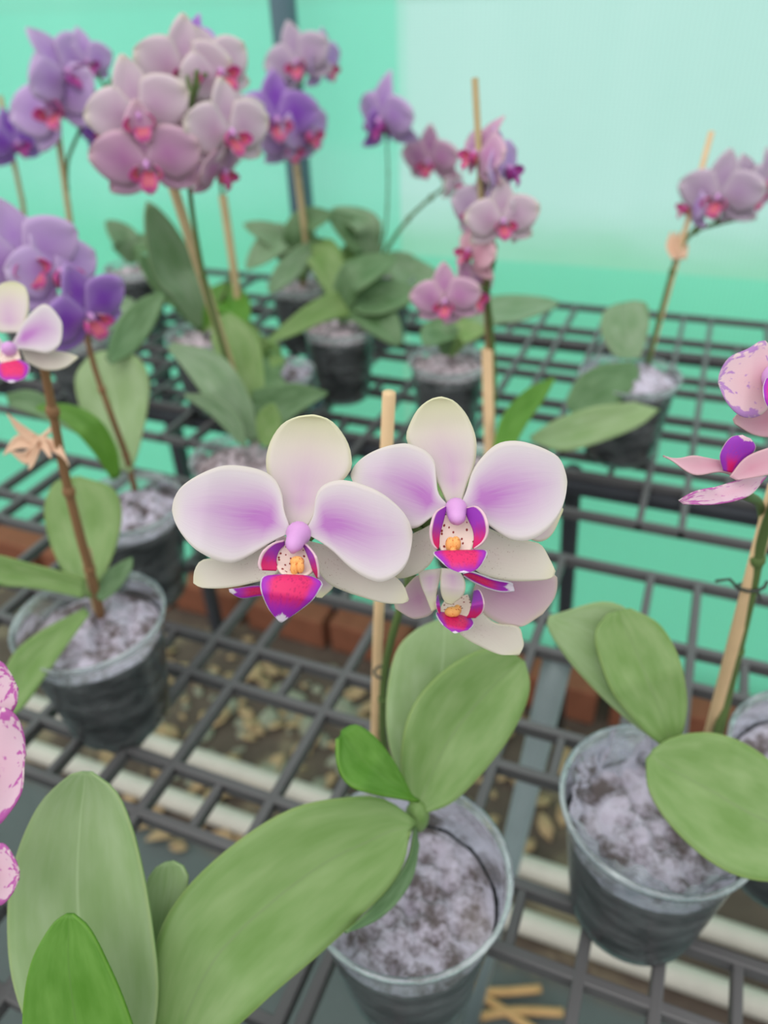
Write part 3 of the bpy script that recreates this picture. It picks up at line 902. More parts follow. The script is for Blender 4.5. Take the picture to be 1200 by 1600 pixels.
m = MB(); m.tube(catmull([q6p(848, 356, z + 0.001), q6p(849, 370, z - 0.003), q6p(851, 388, z - 0.0065), q6p(853, 404, z - 0.0085), q6p(853, 411, z - 0.008)], 10), [0.002, 0.0028, 0.0033, 0.0034, 0.0032, 0.0029, 0.0027, 0.0026, 0.0024, 0.0018, 0.0007], 14)
m.build('column', M['column'], f2)

# bloom 3 (below, facing down)
z = 0.25
f3 = pet(p1, 'flower', M['petal_shade'], [(480, 700), (460, 760), (480, 840), (540, 920), (640, 985), (790, 1012), (850, 990)], [(560, 650), (700, 640), (860, 620), (1000, 630), (1062, 650), (1050, 790), (960, 920)],
         [z, z + 0.001, z + 0.004], conv=q8, cup=0.05)
pet(f3, 'petal', M['petal_shade'], [(130, 640), (60, 640), (0, 690), (-60, 770), (-110, 850)], [(200, 860), (150, 925), (80, 950), (10, 948), (-100, 880)], [z, z + 0.001, z + 0.004], conv=q8)
pet(f3, 'sepal', M['sepal_low'], [(430, 900), (360, 1030), (380, 1080), (500, 1150), (640, 1210), (740, 1216)], [(520, 900), (620, 985), (780, 1010), (815, 1090), (822, 1150), (792, 1214)], [z + 0.001, z + 0.002, z + 0.004], conv=q8, cup=0.05)
pet(f3, 'sepal', M['sepal_front'], [(230, 590), (222, 690), (232, 780), (262, 840)], [(350, 600), (398, 690), (385, 780), (300, 850)], [z - 0.012, z - 0.014, z - 0.012], conv=q8, cup=-0.12)
pet(f3, 'sepal', M['sepal_front'], [(62, 610), (80, 700), (120, 800), (160, 900)], [(230, 590), (215, 680), (190, 780), (195, 880)], [z - 0.01, z - 0.012, z - 0.01], conv=q8, cup=-0.1)
pet(f3, 'lip', M['lip_front'], [(205, 905), (190, 925), (230, 990), (300, 1045), (325, 1060)], [(440, 945), (462, 995), (430, 1032), (380, 1045), (332, 1060)], [z - 0.006, z - 0.013, z - 0.014], conv=q8, cup=-0.06)
pet(f3, 'throat', M['throat'], [(250, 830), (225, 870), (230, 920)], [(420, 780), (445, 860), (430, 940)], [z - 0.002, z - 0.004, z - 0.007], conv=q8, cup=0.08)
pet(f3, 'lip_lobe', M['lobe'], [(470, 755), (510, 752), (540, 830), (530, 900), (480, 945)], [(466, 760), (455, 820), (440, 880), (425, 925), (412, 945)], [z - 0.006, z - 0.014, z - 0.01], conv=q8)
pet(f3, 'lip_lobe', M['lobe'], [(200, 785), (188, 830), (195, 880), (210, 915)], [(204, 788), (215, 830), (222, 880), (218, 912)], [z - 0.006, z - 0.013, z - 0.01], conv=q8)
m = MB(); m.ball(P(640 + 310 * .21667, 760 + 905 * .21667, z - 0.009), 0.0017, (1.5, 1, 1), 8, BAS); m.ball(P(640 + 345 * .21667, 760 + 890 * .21667, z - 0.008), 0.0013, (1, 1.3, 1), 8, BAS); m.build('callus', M['callus'], f3)
# bloom 4, seen behind bloom 1, turned away; bloom 5 behind bloom 2
z = 0.246
f4 = pet(p1, 'flower', M['sepal_front'], [(420, 560), (430, 600), (440, 625)], [(470, 540), (490, 590), (455, 627)], [z - 0.004, z, z], cup=0.05)
pet(f4, 'petal', M['petal_shade'], [(300, 500), (330, 570), (400, 600), (430, 590)], [(330, 440), (400, 470), (440, 520), (440, 580)], [z + 0.004, z + 0.004], cup=0.05)
pet(f4, 'lip', M['lip_front'], [(310, 595), (260, 592), (215, 598), (183, 602)], [(310, 618), (270, 620), (220, 626), (186, 608)], [z + 0.002, z, z], cup=-0.2)
z = 0.247
f5 = pet(p1, 'flower', M['sepal_front'], [(1040, 380), (1110, 360), (1150, 358), (1163, 366)], [(1040, 440), (1090, 462), (1130, 440), (1162, 372)], [z, z, z], cup=0.05)
pet(f5, 'lip', M['lip_front'], [(385, 628), (450, 616), (600, 668), (710, 690), (745, 705)], [(390, 645), (460, 690), (560, 735), (660, 760), (755, 755)], [z - 0.002, z - 0.004, z - 0.002], conv=q8, cup=0.25)
stalk(p1, [P(630, 800, 0.25), P(720, 790, 0.254), P(850, 805, 0.251)], 0.0012, 'stalk', sides=[[P(520, 810, 0.243), P(470, 860, 0.25), P(455, 905, 0.25)]])

# ================================================================== right orchid
p2, c2 = plant('blotched pink orchid in the hazy clear pot beside the front one, right edge', (1032, 1252), fill=0.72, seed=2, film=True)
zc = upz(c2, 1165)
leaf(p2, M['leaf_pale'], [(1040, 1170), (965, 1112), (905, 1052), (872, 1010), (855, 978), (858, 962)], [(1058, 1150), (1050, 1080), (1020, 1000), (985, 955), (940, 940), (866, 960)], [zc + 0.006, zc + 0.01, zc + 0.02], fold=0.06)
leaf(p2, M['leaf'], [(1045, 1175), (1005, 1140), (962, 1090), (940, 1040), (930, 990), (950, 958)], [(1058, 1172), (1070, 1130), (1073, 1085), (1060, 1025), (1030, 975), (985, 950)], [zc, zc - 0.005, zc + 0.008], fold=0.12, nu=26)
leaf(p2, M['leaf'], [(1020, 1172), (1045, 1154), (1085, 1145), (1125, 1147), (1170, 1165), (1215, 1200), (1262, 1262)], [(1010, 1185), (1014, 1235), (1048, 1290), (1108, 1345), (1168, 1373), (1230, 1372), (1270, 1320)],
     [zc - 0.006, zc - 0.012, zc - 0.028], [zc - 0.008, zc - 0.03, zc - 0.045], fold=0.08, nu=28, nv=14)
MB().ball(P(1048, 1182, zc + 0.004), 0.006, (1, 1, 1.4), 8).build('crown', M['leaf'], p2)
s2b = Hh(1108, 1150, 0.955)
stk = [s2b - Vector((0, 0, 0.03)), s2b, above(s2b, 1165, 935, -0.01), above(s2b, 1212, 760, -0.02)]
stake(p2, stk, 0.0034, 'stake')
sm2 = [Hh(1118, 1165, 0.96), above(s2b, 1138, 1080, -0.002), above(s2b, 1172, 935, -0.012), above(s2b, 1192, 840, -0.02), above(s2b, 1212, 780, -0.03), above(s2b, 1235, 690, -0.04), above(s2b, 1225, 610, -0.06)]
zf = depth(sm2[-1]) - 0.015
stalk(p2, sm2, 0.003, 'stalk', sides=[[sm2[3], P(1188, 790, depth(sm2[3]) - 0.012), P(1160, 770, zf + 0.006)], [sm2[6], P(1215, 600, zf + 0.01)]])
cl = MB(); cp = sm2[2].lerp(above(s2b, 1165, 935, -0.01), 0.5)
cl.tube([cp + Vector((0.006 * math.cos(t), 0.006 * math.sin(t), 0.002 * t)) for t in [k * 0.63 for k in range(11)]], 0.0009, 6)
cl.tube([cp, P(1140, 905, depth(cp)), P(1118, 908, depth(cp))], 0.0008, 6)
cl.build('clip', M['clip'], p2)
z = zf
idc = lambda pts: pts
fA = pet(p2, 'flower', M['petal_spot2'], [(1205, 625), (1195, 580), (1210, 530), (1230, 500)], [(1230, 620), (1245, 580), (1250, 530), (1236, 500)], [z + 0.003, z], conv=idc, cup=0.05)
pet(fA, 'petal', M['petal_spot2'], [(1210, 600), (1208, 560), (1195, 532), (1168, 545), (1140, 558), (1125, 580), (1122, 595)], [(1205, 615), (1198, 640), (1180, 652), (1158, 650), (1140, 635), (1128, 615), (1123, 600)], [z - 0.002, z - 0.004, z], conv=idc, cup=0.04)
pet(fA, 'sepal', M['petal_rose'], [(1205, 625), (1175, 640), (1155, 645), (1145, 655)], [(1225, 650), (1210, 680), (1180, 680), (1148, 662)], [z + 0.003, z + 0.005], conv=idc, cup=0.05)
pet(fA, 'petal', M['petal_spot2'], [(1230, 600), (1250, 560), (1280, 545), (1305, 580)], [(1230, 615), (1255, 640), (1285, 640), (1305, 590)], [z - 0.002, z - 0.004, z], conv=idc, cup=0.04)
pet(fA, 'lip', M['lip_front'], [(1200, 585), (1192, 605), (1196, 630), (1212, 650)], [(1235, 590), (1238, 610), (1230, 635), (1216, 650)], [z - 0.006, z - 0.014, z - 0.014], conv=idc, cup=-0.1)
MB().ball(P(1216, 590, z - 0.006), 0.005, (1, 1, 1), 8, BAS).build('column', M['column'], fA)
fB = pet(p2, 'flower', M['petal_rose'], [(1175, 758), (1130, 738), (1085, 742), (1050, 720), (1036, 712)], [(1150, 722), (1120, 718), (1085, 712), (1060, 716), (1038, 714)][::1], [z, z - 0.002, z + 0.002], conv=idc, cup=0.08)
pet(fB, 'petal', M['petal_spot'], [(1170, 745), (1120, 760), (1085, 768), (1060, 782)], [(1198, 745), (1170, 775), (1120, 788), (1068, 788)], [z, z - 0.008, z - 0.006], conv=idc, cup=0.06)
pet(fB, 'petal', M['petal_rose'], [(1140, 745), (1165, 715), (1200, 700), (1240, 690)], [(1150, 750), (1185, 745), (1220, 735), (1245, 705)], [z - 0.006, z - 0.01], conv=idc, cup=0.05)
pet(fB, 'lip', M['lip_side'], [(1130, 735), (1125, 710), (1140, 685), (1160, 680)], [(1150, 740), (1165, 720), (1180, 700), (1172, 685)], [z - 0.003, z - 0.008], conv=idc, cup=-0.15)

# ================================================================== left mid orchid (pot with bright moss)
p3, c3 = plant('orchid with one white bloom and a withered one, left clear pot of bright moss', (138, 962), rt=0.049, fill=0.8, seed=3)
zc = upz(c3, 925)
leaf(p3, M['leaf'], [(138, 935), (100, 895), (76, 840), (70, 790), (85, 755), (110, 745)], [(150, 930), (165, 895), (182, 850), (190, 800), (175, 762), (125, 744)], [zc + 0.012, zc + 0.03, zc + 0.035], fold=0.05)
leaf(p3, M['leaf'], [(135, 905), (85, 890), (45, 880), (0, 868), (-50, 862)], [(130, 935), (85, 925), (40, 918), (0, 914), (-50, 890)], [zc, zc - 0.01, zc - 0.02], fold=0.1)
leaf(p3, M['leaf'], [(132, 950), (65, 985), (22, 1020), (5, 1060), (-2, 1110)], [(140, 960), (102, 1012), (62, 1070), (36, 1105), (10, 1125)], [zc, zc - 0.025, zc - 0.05], fold=0.08)
leaf(p3, M['leaf_dark'], [(150, 935), (160, 900), (185, 880), (205, 870)], [(160, 940), (185, 920), (205, 890), (207, 872)], [zc + 0.01, zc + 0.02], fold=0.1)
b3 = Hh(152, 948, 0.972)
pth = [b3 - Vector((0, 0, 0.02)), above(b3, 143, 900, -0.014), above(b3, 126, 840, -0.02), above(b3, 100, 735, -0.022), above(b3, 78, 620, -0.026), above(b3, 64, 560, -0.03), above(b3, 40, 530, -0.045)]
stake(p3, [b3 - Vector((0, 0, 0.03)), b3, above(b3, 134, 860, -0.014)], 0.0036, 'stake_dark')
zf = depth(pth[-1])
stalk(p3, pth, 0.0034, 'stalk_brown')
z = zf - 0.01
f = pet(p3, 'flower', M['petal_front'], [(20, 535), (40, 500), (70, 475), (95, 500), (97, 520)], [(20, 545), (50, 548), (75, 552), (92, 540), (97, 525)], [z, z - 0.004, z - 0.002], conv=idc, cup=0.04)
pet(f, 'sepal', M['sepal_front'], [(0, 520), (-20, 480), (0, 445), (20, 440)], [(35, 520), (45, 480), (40, 450), (24, 440)], [z + 0.003, z + 0.002], conv=idc, cup=0.05)
pet(f, 'petal', M['petal_front'], [(5, 535), (-30, 500), (-70, 500), (-85, 530)], [(5, 545), (-30, 560), (-70, 560), (-85, 535)], [z, z - 0.004, z - 0.002], conv=idc, cup=0.04)
pet(f, 'sepal', M['sepal_low'], [(30, 540), (60, 545), (100, 550), (122, 557)], [(40, 565), (70, 578), (100, 575), (121, 560)], [z + 0.003, z + 0.004], conv=idc, cup=0.04)
pet(f, 'lip', M['lip_front'], [(0, 568), (-8, 575), (0, 590), (15, 598)], [(30, 562), (46, 572), (40, 590), (20, 598)], [z - 0.01, z - 0.018], conv=idc, cup=-0.1)
pet(f, 'throat', M['throat'], [(0, 545), (-2, 560), (2, 572)], [(28, 545), (32, 560), (28, 572)], [z - 0.006, z - 0.01], conv=idc, cup=0.1)
MB().ball(P(14, 545, z - 0.008), 0.0036, (1, 1, 1), 8, BAS).build('column', M['column'], f)
m = MB(); zz = upz(b3, 690) - 0.02
for pts in ([(60, 690), (30, 670), (10, 645)], [(60, 690), (40, 715), (15, 705)], [(60, 690), (50, 715), (45, 735)], [(60, 690), (90, 700), (108, 728)], [(60, 690), (25, 690), (5, 712)], [(62, 688), (75, 705), (80, 715)]):
    v_, f_, u_ = ribbon([(x, y - 9) for x, y in pts[:-1]] + [pts[-1]], [(x + 3, y + 11) for x, y in pts[:-1]] + [pts[-1]], [zz, zz - 0.008], nu=8, nv=4, cup=0.25)
    m.add(v_, f_, u_)
m.tube([P(60, 690, zz), P(85, 665, zz + 0.01), above(b3, 95, 700, -0.01)], 0.0015, 6)
m.build('withered_flower', M['wither'], p3, thick=0.0008)

# ================================================================== orchid behind it, lilac-purple flowers
p4, c4 = plant('lilac and purple orchid behind the left clear pot', (196, 782), rt=0.045, fill=0.82, seed=4)
zc = upz(c4, 735)
leaf(p4, M['leaf_pale'], [(192, 735), (150, 700), (126, 640), (118, 590), (140, 555)], [(205, 738), (217, 700), (230, 640), (232, 590), (212, 556), (160, 548)], [zc + 0.025, zc + 0.06, zc + 0.07], fold=0.03)
leaf(p4, M['leaf_young'], [(175, 750), (140, 700), (95, 655), (55, 640)], [(188, 745), (182, 700), (155, 655), (110, 632), (62, 632)], [zc - 0.01, zc - 0.03, zc - 0.03], fold=0.08)
leaf(p4, M['leaf_dark'], [(165, 560), (180, 510), (215, 470), (252, 455)], [(175, 570), (215, 545), (245, 500), (258, 460)], [zc + 0.05, zc + 0.08, zc + 0.1], fold=0.1)
leaf(p4, M['leaf_dark'], [(160, 725), (95, 640), (50, 610), (10, 615)], [(170, 730), (140, 690), (80, 660), (15, 635)], [zc, zc + 0.03], fold=0.1)
b4 = Hh(206, 748, 0.972)
pth = [b4 - Vector((0, 0, 0.02)), above(b4, 198, 715, -0.028), above(b4, 178, 660, -0.036), above(b4, 148, 575, -0.035), above(b4, 128, 500, -0.035), above(b4, 95, 440, -0.03), above(b4, 50, 400, -0.04)]
fz = depth(pth[-1])
bunch(p4, pth, [dict(pos=P(38, 405, fz - 0.02), size=0.078, pm='petal_lilac', yaw=10, roll=5), dict(pos=P(88, 425, fz - 0.01), size=0.07, pm='petal_lilac', yaw=35, pitch=10, roll=-8),
                dict(pos=P(135, 490, fz + 0.0), size=0.07, pm='petal_purple', yaw=30, pitch=-15, roll=8), dict(pos=P(-5, 385, fz), size=0.07, pm='petal_lilac', yaw=-20, variant=1)], 0.0028, 'stalk_brown')

# ================================================================== tall centre-left orchid with the big cream cluster
p5, c5 = plant('tall orchid carrying the large cream-pink flower cluster, leaning stake', (372, 712), rt=0.042, fill=0.86, mossm='moss_far', seed=5)
zc = upz(c5, 670)
leaf(p5, M['leaf_far'], [(388, 690), (335, 640), (290, 580), (262, 545)], [(405, 688), (390, 620), (345, 555), (270, 535)], [zc, zc - 0.01, zc + 0.01], fold=0.08)
leaf(p5, M['leaf'], [(385, 660), (350, 590), (330, 530), (340, 495)], [(412, 640), (412, 580), (400, 520), (360, 488)], [zc + 0.01, zc + 0.03, zc + 0.05], fold=0.1)
leaf(p5, M['leaf_dark'], [(395, 610), (430, 600), (470, 600), (512, 612)], [(390, 650), (420, 680), (460, 650), (512, 616)], [zc, zc + 0.01, zc + 0.02], fold=0.1)
leaf(p5, M['leaf_far'], [(370, 690), (330, 650), (295, 625), (288, 620)], [(385, 700), (375, 655), (335, 620), (290, 615)], [zc - 0.01, zc - 0.03], fold=0.08)
leaf(p5, M['leaf'], [(405, 690), (400, 660), (408, 640), (425, 630)], [(415, 700), (430, 690), (440, 660), (430, 632)], [zc - 0.01, zc - 0.02], fold=0.08)
b5 = Hh(398, 690, 0.965)
pth = [b5 - Vector((0, 0, 0.02)), above(b5, 362, 590), above(b5, 330, 480), above(b5, 312, 400, -0.005), above(b5, 298, 310, -0.01), above(b5, 296, 240, -0.015), above(b5, 300, 170, -0.02), above(b5, 308, 110, -0.03)]
stake(p5, [b5 - Vector((0, 0, 0.03)), b5, above(b5, 350, 540, 0.006), above(b5, 318, 440, 0.006), above(b5, 270, 290, 0.004)], 0.0042, 'stake_dark')
fz = depth(pth[-2])
bunch(p5, pth, [dict(pos=P(218, 178, fz - 0.02), size=0.074, yaw=-8, roll=8), dict(pos=P(230, 252, fz - 0.01), size=0.078, pm='petal_pink', yaw=-10, pitch=-10), dict(pos=P(288, 108, fz), size=0.07, yaw=10, roll=-12),
                dict(pos=P(340, 112, fz + 0.01), size=0.066, yaw=35, pitch=10, roll=14), dict(pos=P(358, 205, fz), size=0.07, yaw=30, roll=-6), dict(pos=P(315, 150, fz + 0.03), size=0.07, yaw=60, roll=0),
                dict(pos=P(345, 262, fz + 0.02), size=0.06, pm='petal_pink', yaw=60, pitch=-30), dict(pos=P(298, 78, fz + 0.05), size=0.055, pm='petal_purple', yaw=-50, pitch=20), dict(pos=P(265, 205, fz + 0.03), size=0.07, yaw=-60, pitch=5)], 0.0026)

# ================================================================== orchids further back
def simple_plant(label, rim, leaves, rt=0.045, seed=0, mossm='moss_far', fill=0.86, h=0.1):
    r, c = plant(label, rim, rt=rt, h=h, fill=fill, mossm=mossm, seed=seed)
    cr = c + Vector((0, 0, 0.004))
    for (mid, tip, w, mt) in leaves:
        leaf3(r, M[mt], [cr, cr.lerp(mid, 0.5) + Vector((0, 0, 0.012)), mid, tip], w, nrm=(CAM - mid).normalized() * 0.5 + Vector((0, 0, 0.6)))
    return r, c
# stands behind the tall cluster
c = Hh(318, 520, RIM)
p6, c6 = simple_plant('orchid with a drooping pink bloom on a brown stake, behind the tall cluster', (318, 520),
    [(above(c, 270, 420), above(c, 230, 315, -0.02), 0.055, 'leaf_far'), (above(c, 270, 450), above(c, 215, 400), 0.05, 'leaf_dark'), (above(c, 355, 470), above(c, 385, 505, -0.06), 0.045, 'leaf_young'), (above(c, 370, 520, -0.03), above(c, 410, 560, -0.08), 0.045, 'leaf')], seed=6)
b = Hh(375, 500, 0.96)
stake(p6, [c6 + Vector((0.02, 0, -0.03)), above(c6, 375, 487), above(c6, 348, 305)], 0.0048, 'stake_dark')
bunch(p6, [c6, above(c6, 360, 430), above(c6, 350, 330), above(c6, 342, 270)], [dict(pos=above(c6, 340, 255, -0.02), size=0.075, pm='petal_pink', yaw=40, pitch=-30), dict(pos=above(c6, 375, 190), size=0.075, yaw=40)], 0.0025)
# dark pot with arching leaves, purple flowers
c = Hh(470, 440, RIM)
p7, c7 = simple_plant('orchid with deep purple blooms in front of the grey post', (470, 440),
    [(above(c, 440, 375), above(c, 385, 420, -0.05), 0.05, 'leaf_far'), (above(c, 480, 350), above(c, 520, 335), 0.055, 'leaf_dark'), (above(c, 505, 400, -0.03), above(c, 525, 470, -0.08), 0.05, 'leaf'), (above(c, 425, 370), above(c, 380, 350), 0.045, 'leaf_far')], seed=7)
zc = upz(c7, 400)
leaf(p7, M['leaf_far'], [(505, 372), (465, 385), (432, 415), (418, 450)], [(510, 395), (480, 420), (450, 445), (424, 460)], [zc, zc - 0.04, zc - 0.07], fold=0.08)
stake(p7, [c7 + Vector((0, 0, -0.03)), above(c7, 478, 375), above(c7, 462, 250)], 0.0045, 'stake_dark')
bunch(p7, [c7, above(c7, 476, 340), above(c7, 462, 240), above(c7, 450, 180), above(c7, 478, 110)],
      [dict(pos=above(c7, 432, 185, -0.04), size=0.105, pm='petal_purple', lm='lip_bg', yaw=10, roll=-5), dict(pos=above(c7, 478, 205, -0.02), size=0.09, pm='petal_lilac', yaw=50), dict(pos=above(c7, 465, 95, -0.02), size=0.085, pm='petal_dusty', yaw=-20, roll=15), dict(pos=above(c7, 508, 100, 0.0), size=0.075, pm='petal_lilac', yaw=60, pitch=-10), dict(pos=above(c7, 455, 225, -0.03), size=0.08, pm='petal_lilac', yaw=20, pitch=-20)], 0.0026)
# dark pot with the long leaf
c = Hh(530, 505, RIM)
p8, c8 = simple_plant('flowerless orchid in a dark pot with one long leaf sweeping left', (530, 505),
    [(above(c, 580, 470), above(c, 660, 455, 0.02), 0.055, 'leaf_dark'), (above(c, 560, 430), above(c, 620, 400, 0.04), 0.045, 'leaf_dark'), (above(c, 590, 500, -0.02), above(c, 625, 540, -0.05), 0.05, 'leaf_dark')], seed=8)
zc = upz(c8, 480)
leaf(p8, M['leaf'], [(600, 452), (545, 448), (490, 470), (450, 500), (416, 532)], [(606, 490), (560, 492), (510, 502), (465, 522), (420, 538)], [zc + 0.02, zc - 0.02, zc - 0.05], fold=0.06)
# pot with pinkish moss and slanting stalk
c = Hh(585, 432, RIM)
p9, c9 = simple_plant('orchid with a slanting green stalk and one mauve bloom at the back', (585, 432),
    [(above(c, 560, 375), above(c, 510, 330), 0.05, 'leaf_dark'), (above(c, 570, 350), above(c, 520, 325, 0.05), 0.04, 'leaf_far'), (above(c, 640, 430), above(c, 690, 435), 0.06, 'leaf_far'), (above(c, 560, 400), above(c, 535, 450, -0.04), 0.05, 'leaf'), (above(c, 555, 440, -0.04), above(c, 500, 475, -0.07), 0.05, 'leaf_dark')], rt=0.055, seed=9)
bunch(p9, [c9, above(c9, 604, 390), above(c9, 640, 340), above(c9, 690, 296), above(c9, 715, 285)], [dict(pos=above(c9, 672, 250, 0.0), size=0.085, pm='petal_pink', yaw=-30, pitch=-10), dict(pos=above(c9, 712, 288, 0.0), size=0.05, pm='petal_blush', yaw=60, variant=2)], 0.003)
bunch(p9, [c9, above(c9, 602, 360), above(c9, 606, 280), above(c9, 604, 215)], [dict(pos=above(c9, 598, 185, -0.02), size=0.1, pm='petal_lilac', lm='lip_purple', yaw=-50, pitch=-10, variant=2), dict(pos=above(c9, 603, 195, 0.0), size=0.08, pm='petal_purple', lm='lip_purple', yaw=60, pitch=0, variant=2)], 0.0018)
# dark pot in the middle
c = Hh(700, 560, RIM)
p10, c10 = simple_plant('leafy orchid in the dark pot seen above the front blooms', (700, 560),
    [(above(c, 690, 520), above(c, 665, 540, -0.05), 0.04, 'leaf_dark'), (above(c, 730, 520), above(c, 760, 515), 0.035, 'leaf'), (above(c, 780, 490, 0.08), above(c, 872, 472, 0.16), 0.05, 'leaf_far')], rt=0.042, seed=10)
# pot hidden by front bloom 2 with tall stake and pink flowers
c = Hh(742, 735, RIM)
p11, c11 = simple_plant('orchid with bright pink blooms on a tall thin stake, just behind the right front bloom', (742, 735), [], seed=11)
zc = upz(c11, 690)
leaf(p11, M['leaf_young'], [(770, 700), (785, 650), (820, 610), (862, 590)], [(800, 705), (825, 660), (850, 625), (868, 592)], [zc, zc + 0.03, zc + 0.06], fold=0.15)
leaf(p11, M['leaf'], [(742, 740), (700, 720), (660, 740), (640, 770)], [(745, 755), (715, 765), (680, 785), (645, 775)], [zc, zc - 0.03], fold=0.1)
bb = Hh(766, 725, 0.965)
stake(p11, [bb - Vector((0, 0, 0.03)), bb, above(bb, 762, 545, 0.002)], 0.0052, 'stake')
stake(p11, [above(bb, 763, 560, 0.004), above(bb, 757, 400, 0.004), above(bb, 742, 122, 0.0)], 0.0024, 'stake_dark')
pth = [bb, above(bb, 772, 600), above(bb, 768, 520), above(bb, 762, 450, -0.004), above(bb, 772, 400, -0.005), above(bb, 765, 340, -0.01), above(bb, 768, 260, -0.012)]
bunch(p11, pth, [dict(pos=above(bb, 696, 468, -0.03), size=0.054, pm='petal_pink', yaw=-10, roll=5, pitch=-5), dict(pos=above(bb, 733, 460, -0.01), size=0.06, pm='petal_pink', yaw=50, pitch=0),
                 dict(pos=above(bb, 738, 392, -0.005), size=0.052, pm='petal_rose', yaw=-60, pitch=10, variant=2), dict(pos=above(bb, 785, 343, -0.02), size=0.055, pm='petal_blush', yaw=15), dict(pos=above(bb, 752, 330, 0.0), size=0.06, pm='petal_dusty', yaw=-40),
                 dict(pos=above(bb, 788, 262, 0.0), size=0.056, pm='petal_lilac', lm='lip_purple', yaw=70, pitch=5), dict(pos=above(bb, 748, 240, 0.0), size=0.055, pm='petal_pink', yaw=-60, pitch=15, variant=2), dict(pos=above(bb, 815, 345, 0.0), size=0.04, pm='petal_pink', yaw=80)], 0.0026)
# right back orchid
p12, c12 = plant('pale mauve orchid in the pot of white moss at the back right', (985, 582), rt=0.05, fill=0.88, mound=0.012, seed=12)
zc = upz(c12, 560)
leaf(p12, M['leaf_far'], [(985, 560), (960, 555), (940, 520), (942, 490), (960, 476)], [(1000, 560), (1010, 530), (1015, 500), (1010, 475), (990, 470)], [zc + 0.005, zc + 0.01, zc + 0.03], fold=0.1)
leaf(p12, M['leaf_dark'], [(990, 565), (940, 570), (905, 590), (886, 625), (890, 640)], [(998, 575), (995, 600), (965, 630), (925, 645), (896, 644)], [zc, zc - 0.03, zc - 0.05], fold=0.08)
leaf(p12, M['leaf_pale'], [(1010, 600), (1030, 640), (990, 628), (930, 635), (870, 655), (828, 682)][2:] , [(1030, 640), (1000, 665), (940, 690), (880, 705), (832, 690)], [zc - 0.05, zc - 0.06, zc - 0.09], fold=0.08)
bb = Hh(1012, 570, 0.975)
stake(p12, [bb - Vector((0, 0, 0.03)), bb, above(bb, 1060, 400), above(bb, 1112, 205)], 0.0026, 'stake')
pth = [bb, above(bb, 1030, 500), above(bb, 1055, 410), above(bb, 1080, 365), above(bb, 1120, 350), above(bb, 1160, 340)]
bunch(p12, pth, [dict(pos=above(bb, 1125, 305, -0.02), size=0.078, pm='petal_dusty', lm='lip_bg', yaw=-15, pitch=-5), dict(pos=above(bb, 1170, 300, 0.0), size=0.07, pm='petal_dusty', yaw=40, roll=15), dict(pos=above(bb, 1080, 320, 0.0), size=0.055, pm='petal_lilac', yaw=-70, variant=2), dict(pos=above(bb, 1198, 280, 0.0), size=0.055, pm='petal_dusty', yaw=60)], 0.003)
wz = upz(bb, 385)
m = MB()
for s in (-1, 0, 1):
    v_, f_, u_ = ribbon([(1058 + s * 8, 405), (1050 + s * 9, 385), (1056 + s * 8, 362)], [(1064 + s * 8, 405), (1066 + s * 9, 385), (1058 + s * 8, 362)], [wz, wz - 0.006 * s], nu=8, nv=4, cup=0.3)
    m.add(v_, f_, u_)
m.build('withered_flower', M['wither'], p12, thick=0.0008)
# far left orchids
c = Hh(118, 520, RIM)
p13, c13 = simple_plant('pale lilac orchid with a tall bare stake, far left behind the purple blooms', (118, 520),
    [(above(c, 90, 500, -0.03), above(c, 50, 540, -0.06), 0.05, 'leaf_dark'), (above(c, 160, 500), above(c, 210, 470), 0.05, 'leaf_far')], seed=13)
stake(p13, [c13 + Vector((0, 0, -0.03)), above(c13, 116, 395), above(c13, 80, 132)], 0.0034, 'stake_dark')
bunch(p13, [c13, above(c13, 112, 400), above(c13, 104, 270), above(c13, 118, 220), above(c13, 140, 175), above(c13, 165, 135), above(c13, 198, 105)],
      [dict(pos=above(c13, 100, 110, -0.02), size=0.085, pm='petal_lilac', lm='lip_purple', yaw=40, roll=30, variant=2), dict(pos=above(c13, 135, 95, 0.0), size=0.06, pm='petal_lilac', lm='lip_purple', yaw=20, variant=2), dict(pos=above(c13, 85, 165, -0.02), size=0.105, pm='petal_lilac', yaw=-30, pitch=10, roll=20), dict(pos=above(c13, 165, 205, 0.02), size=0.06, pm='petal_purple', yaw=-20, pitch=0)], 0.0024)
c = Hh(42, 470, RIM)
p14, c14 = simple_plant('orchid with a single purple bloom at the far left edge', (42, 470), [(above(c, 20, 450), above(c, -20, 440), 0.05, 'leaf_far')], seed=14)
stake(p14, [c14 + Vector((0, 0, -0.03)), above(c14, 36, 320), above(c14, 0, 150)], 0.003, 'stake_dark')
bunch(p14, [c14, above(c14, 36, 330), above(c14, 18, 250), above(c14, 12, 220)], [dict(pos=above(c14, 24, 222, -0.02), size=0.075, pm='petal_purple', lm='lip_purple', yaw=30), dict(pos=above(c14, -8, 215, 0.0), size=0.07, pm='petal_purple', yaw=-20)], 0.0022)
c = Hh(207, 415, RIM)
p15, c15 = simple_plant('small flowerless orchid in a dark pot far back, left of the tall leaves', (207, 415), [(above(c, 190, 370), above(c, 165, 345), 0.045, 'leaf_far'), (above(c, 225, 385), above(c, 260, 380), 0.04, 'leaf_dark')], rt=0.042, seed=15)
c = Hh(440, 575, RIM)
p16, c16 = simple_plant('low orchid with grey moss and short leaves, between the tall cluster and the dark pot', (440, 578), [(above(c, 410, 560), above(c, 395, 520), 0.045, 'leaf'), (above(c, 420, 590, -0.03), above(c, 450, 612, -0.06), 0.03, 'leaf_dark')], rt=0.036, seed=16, h=0.085, mossm='moss')

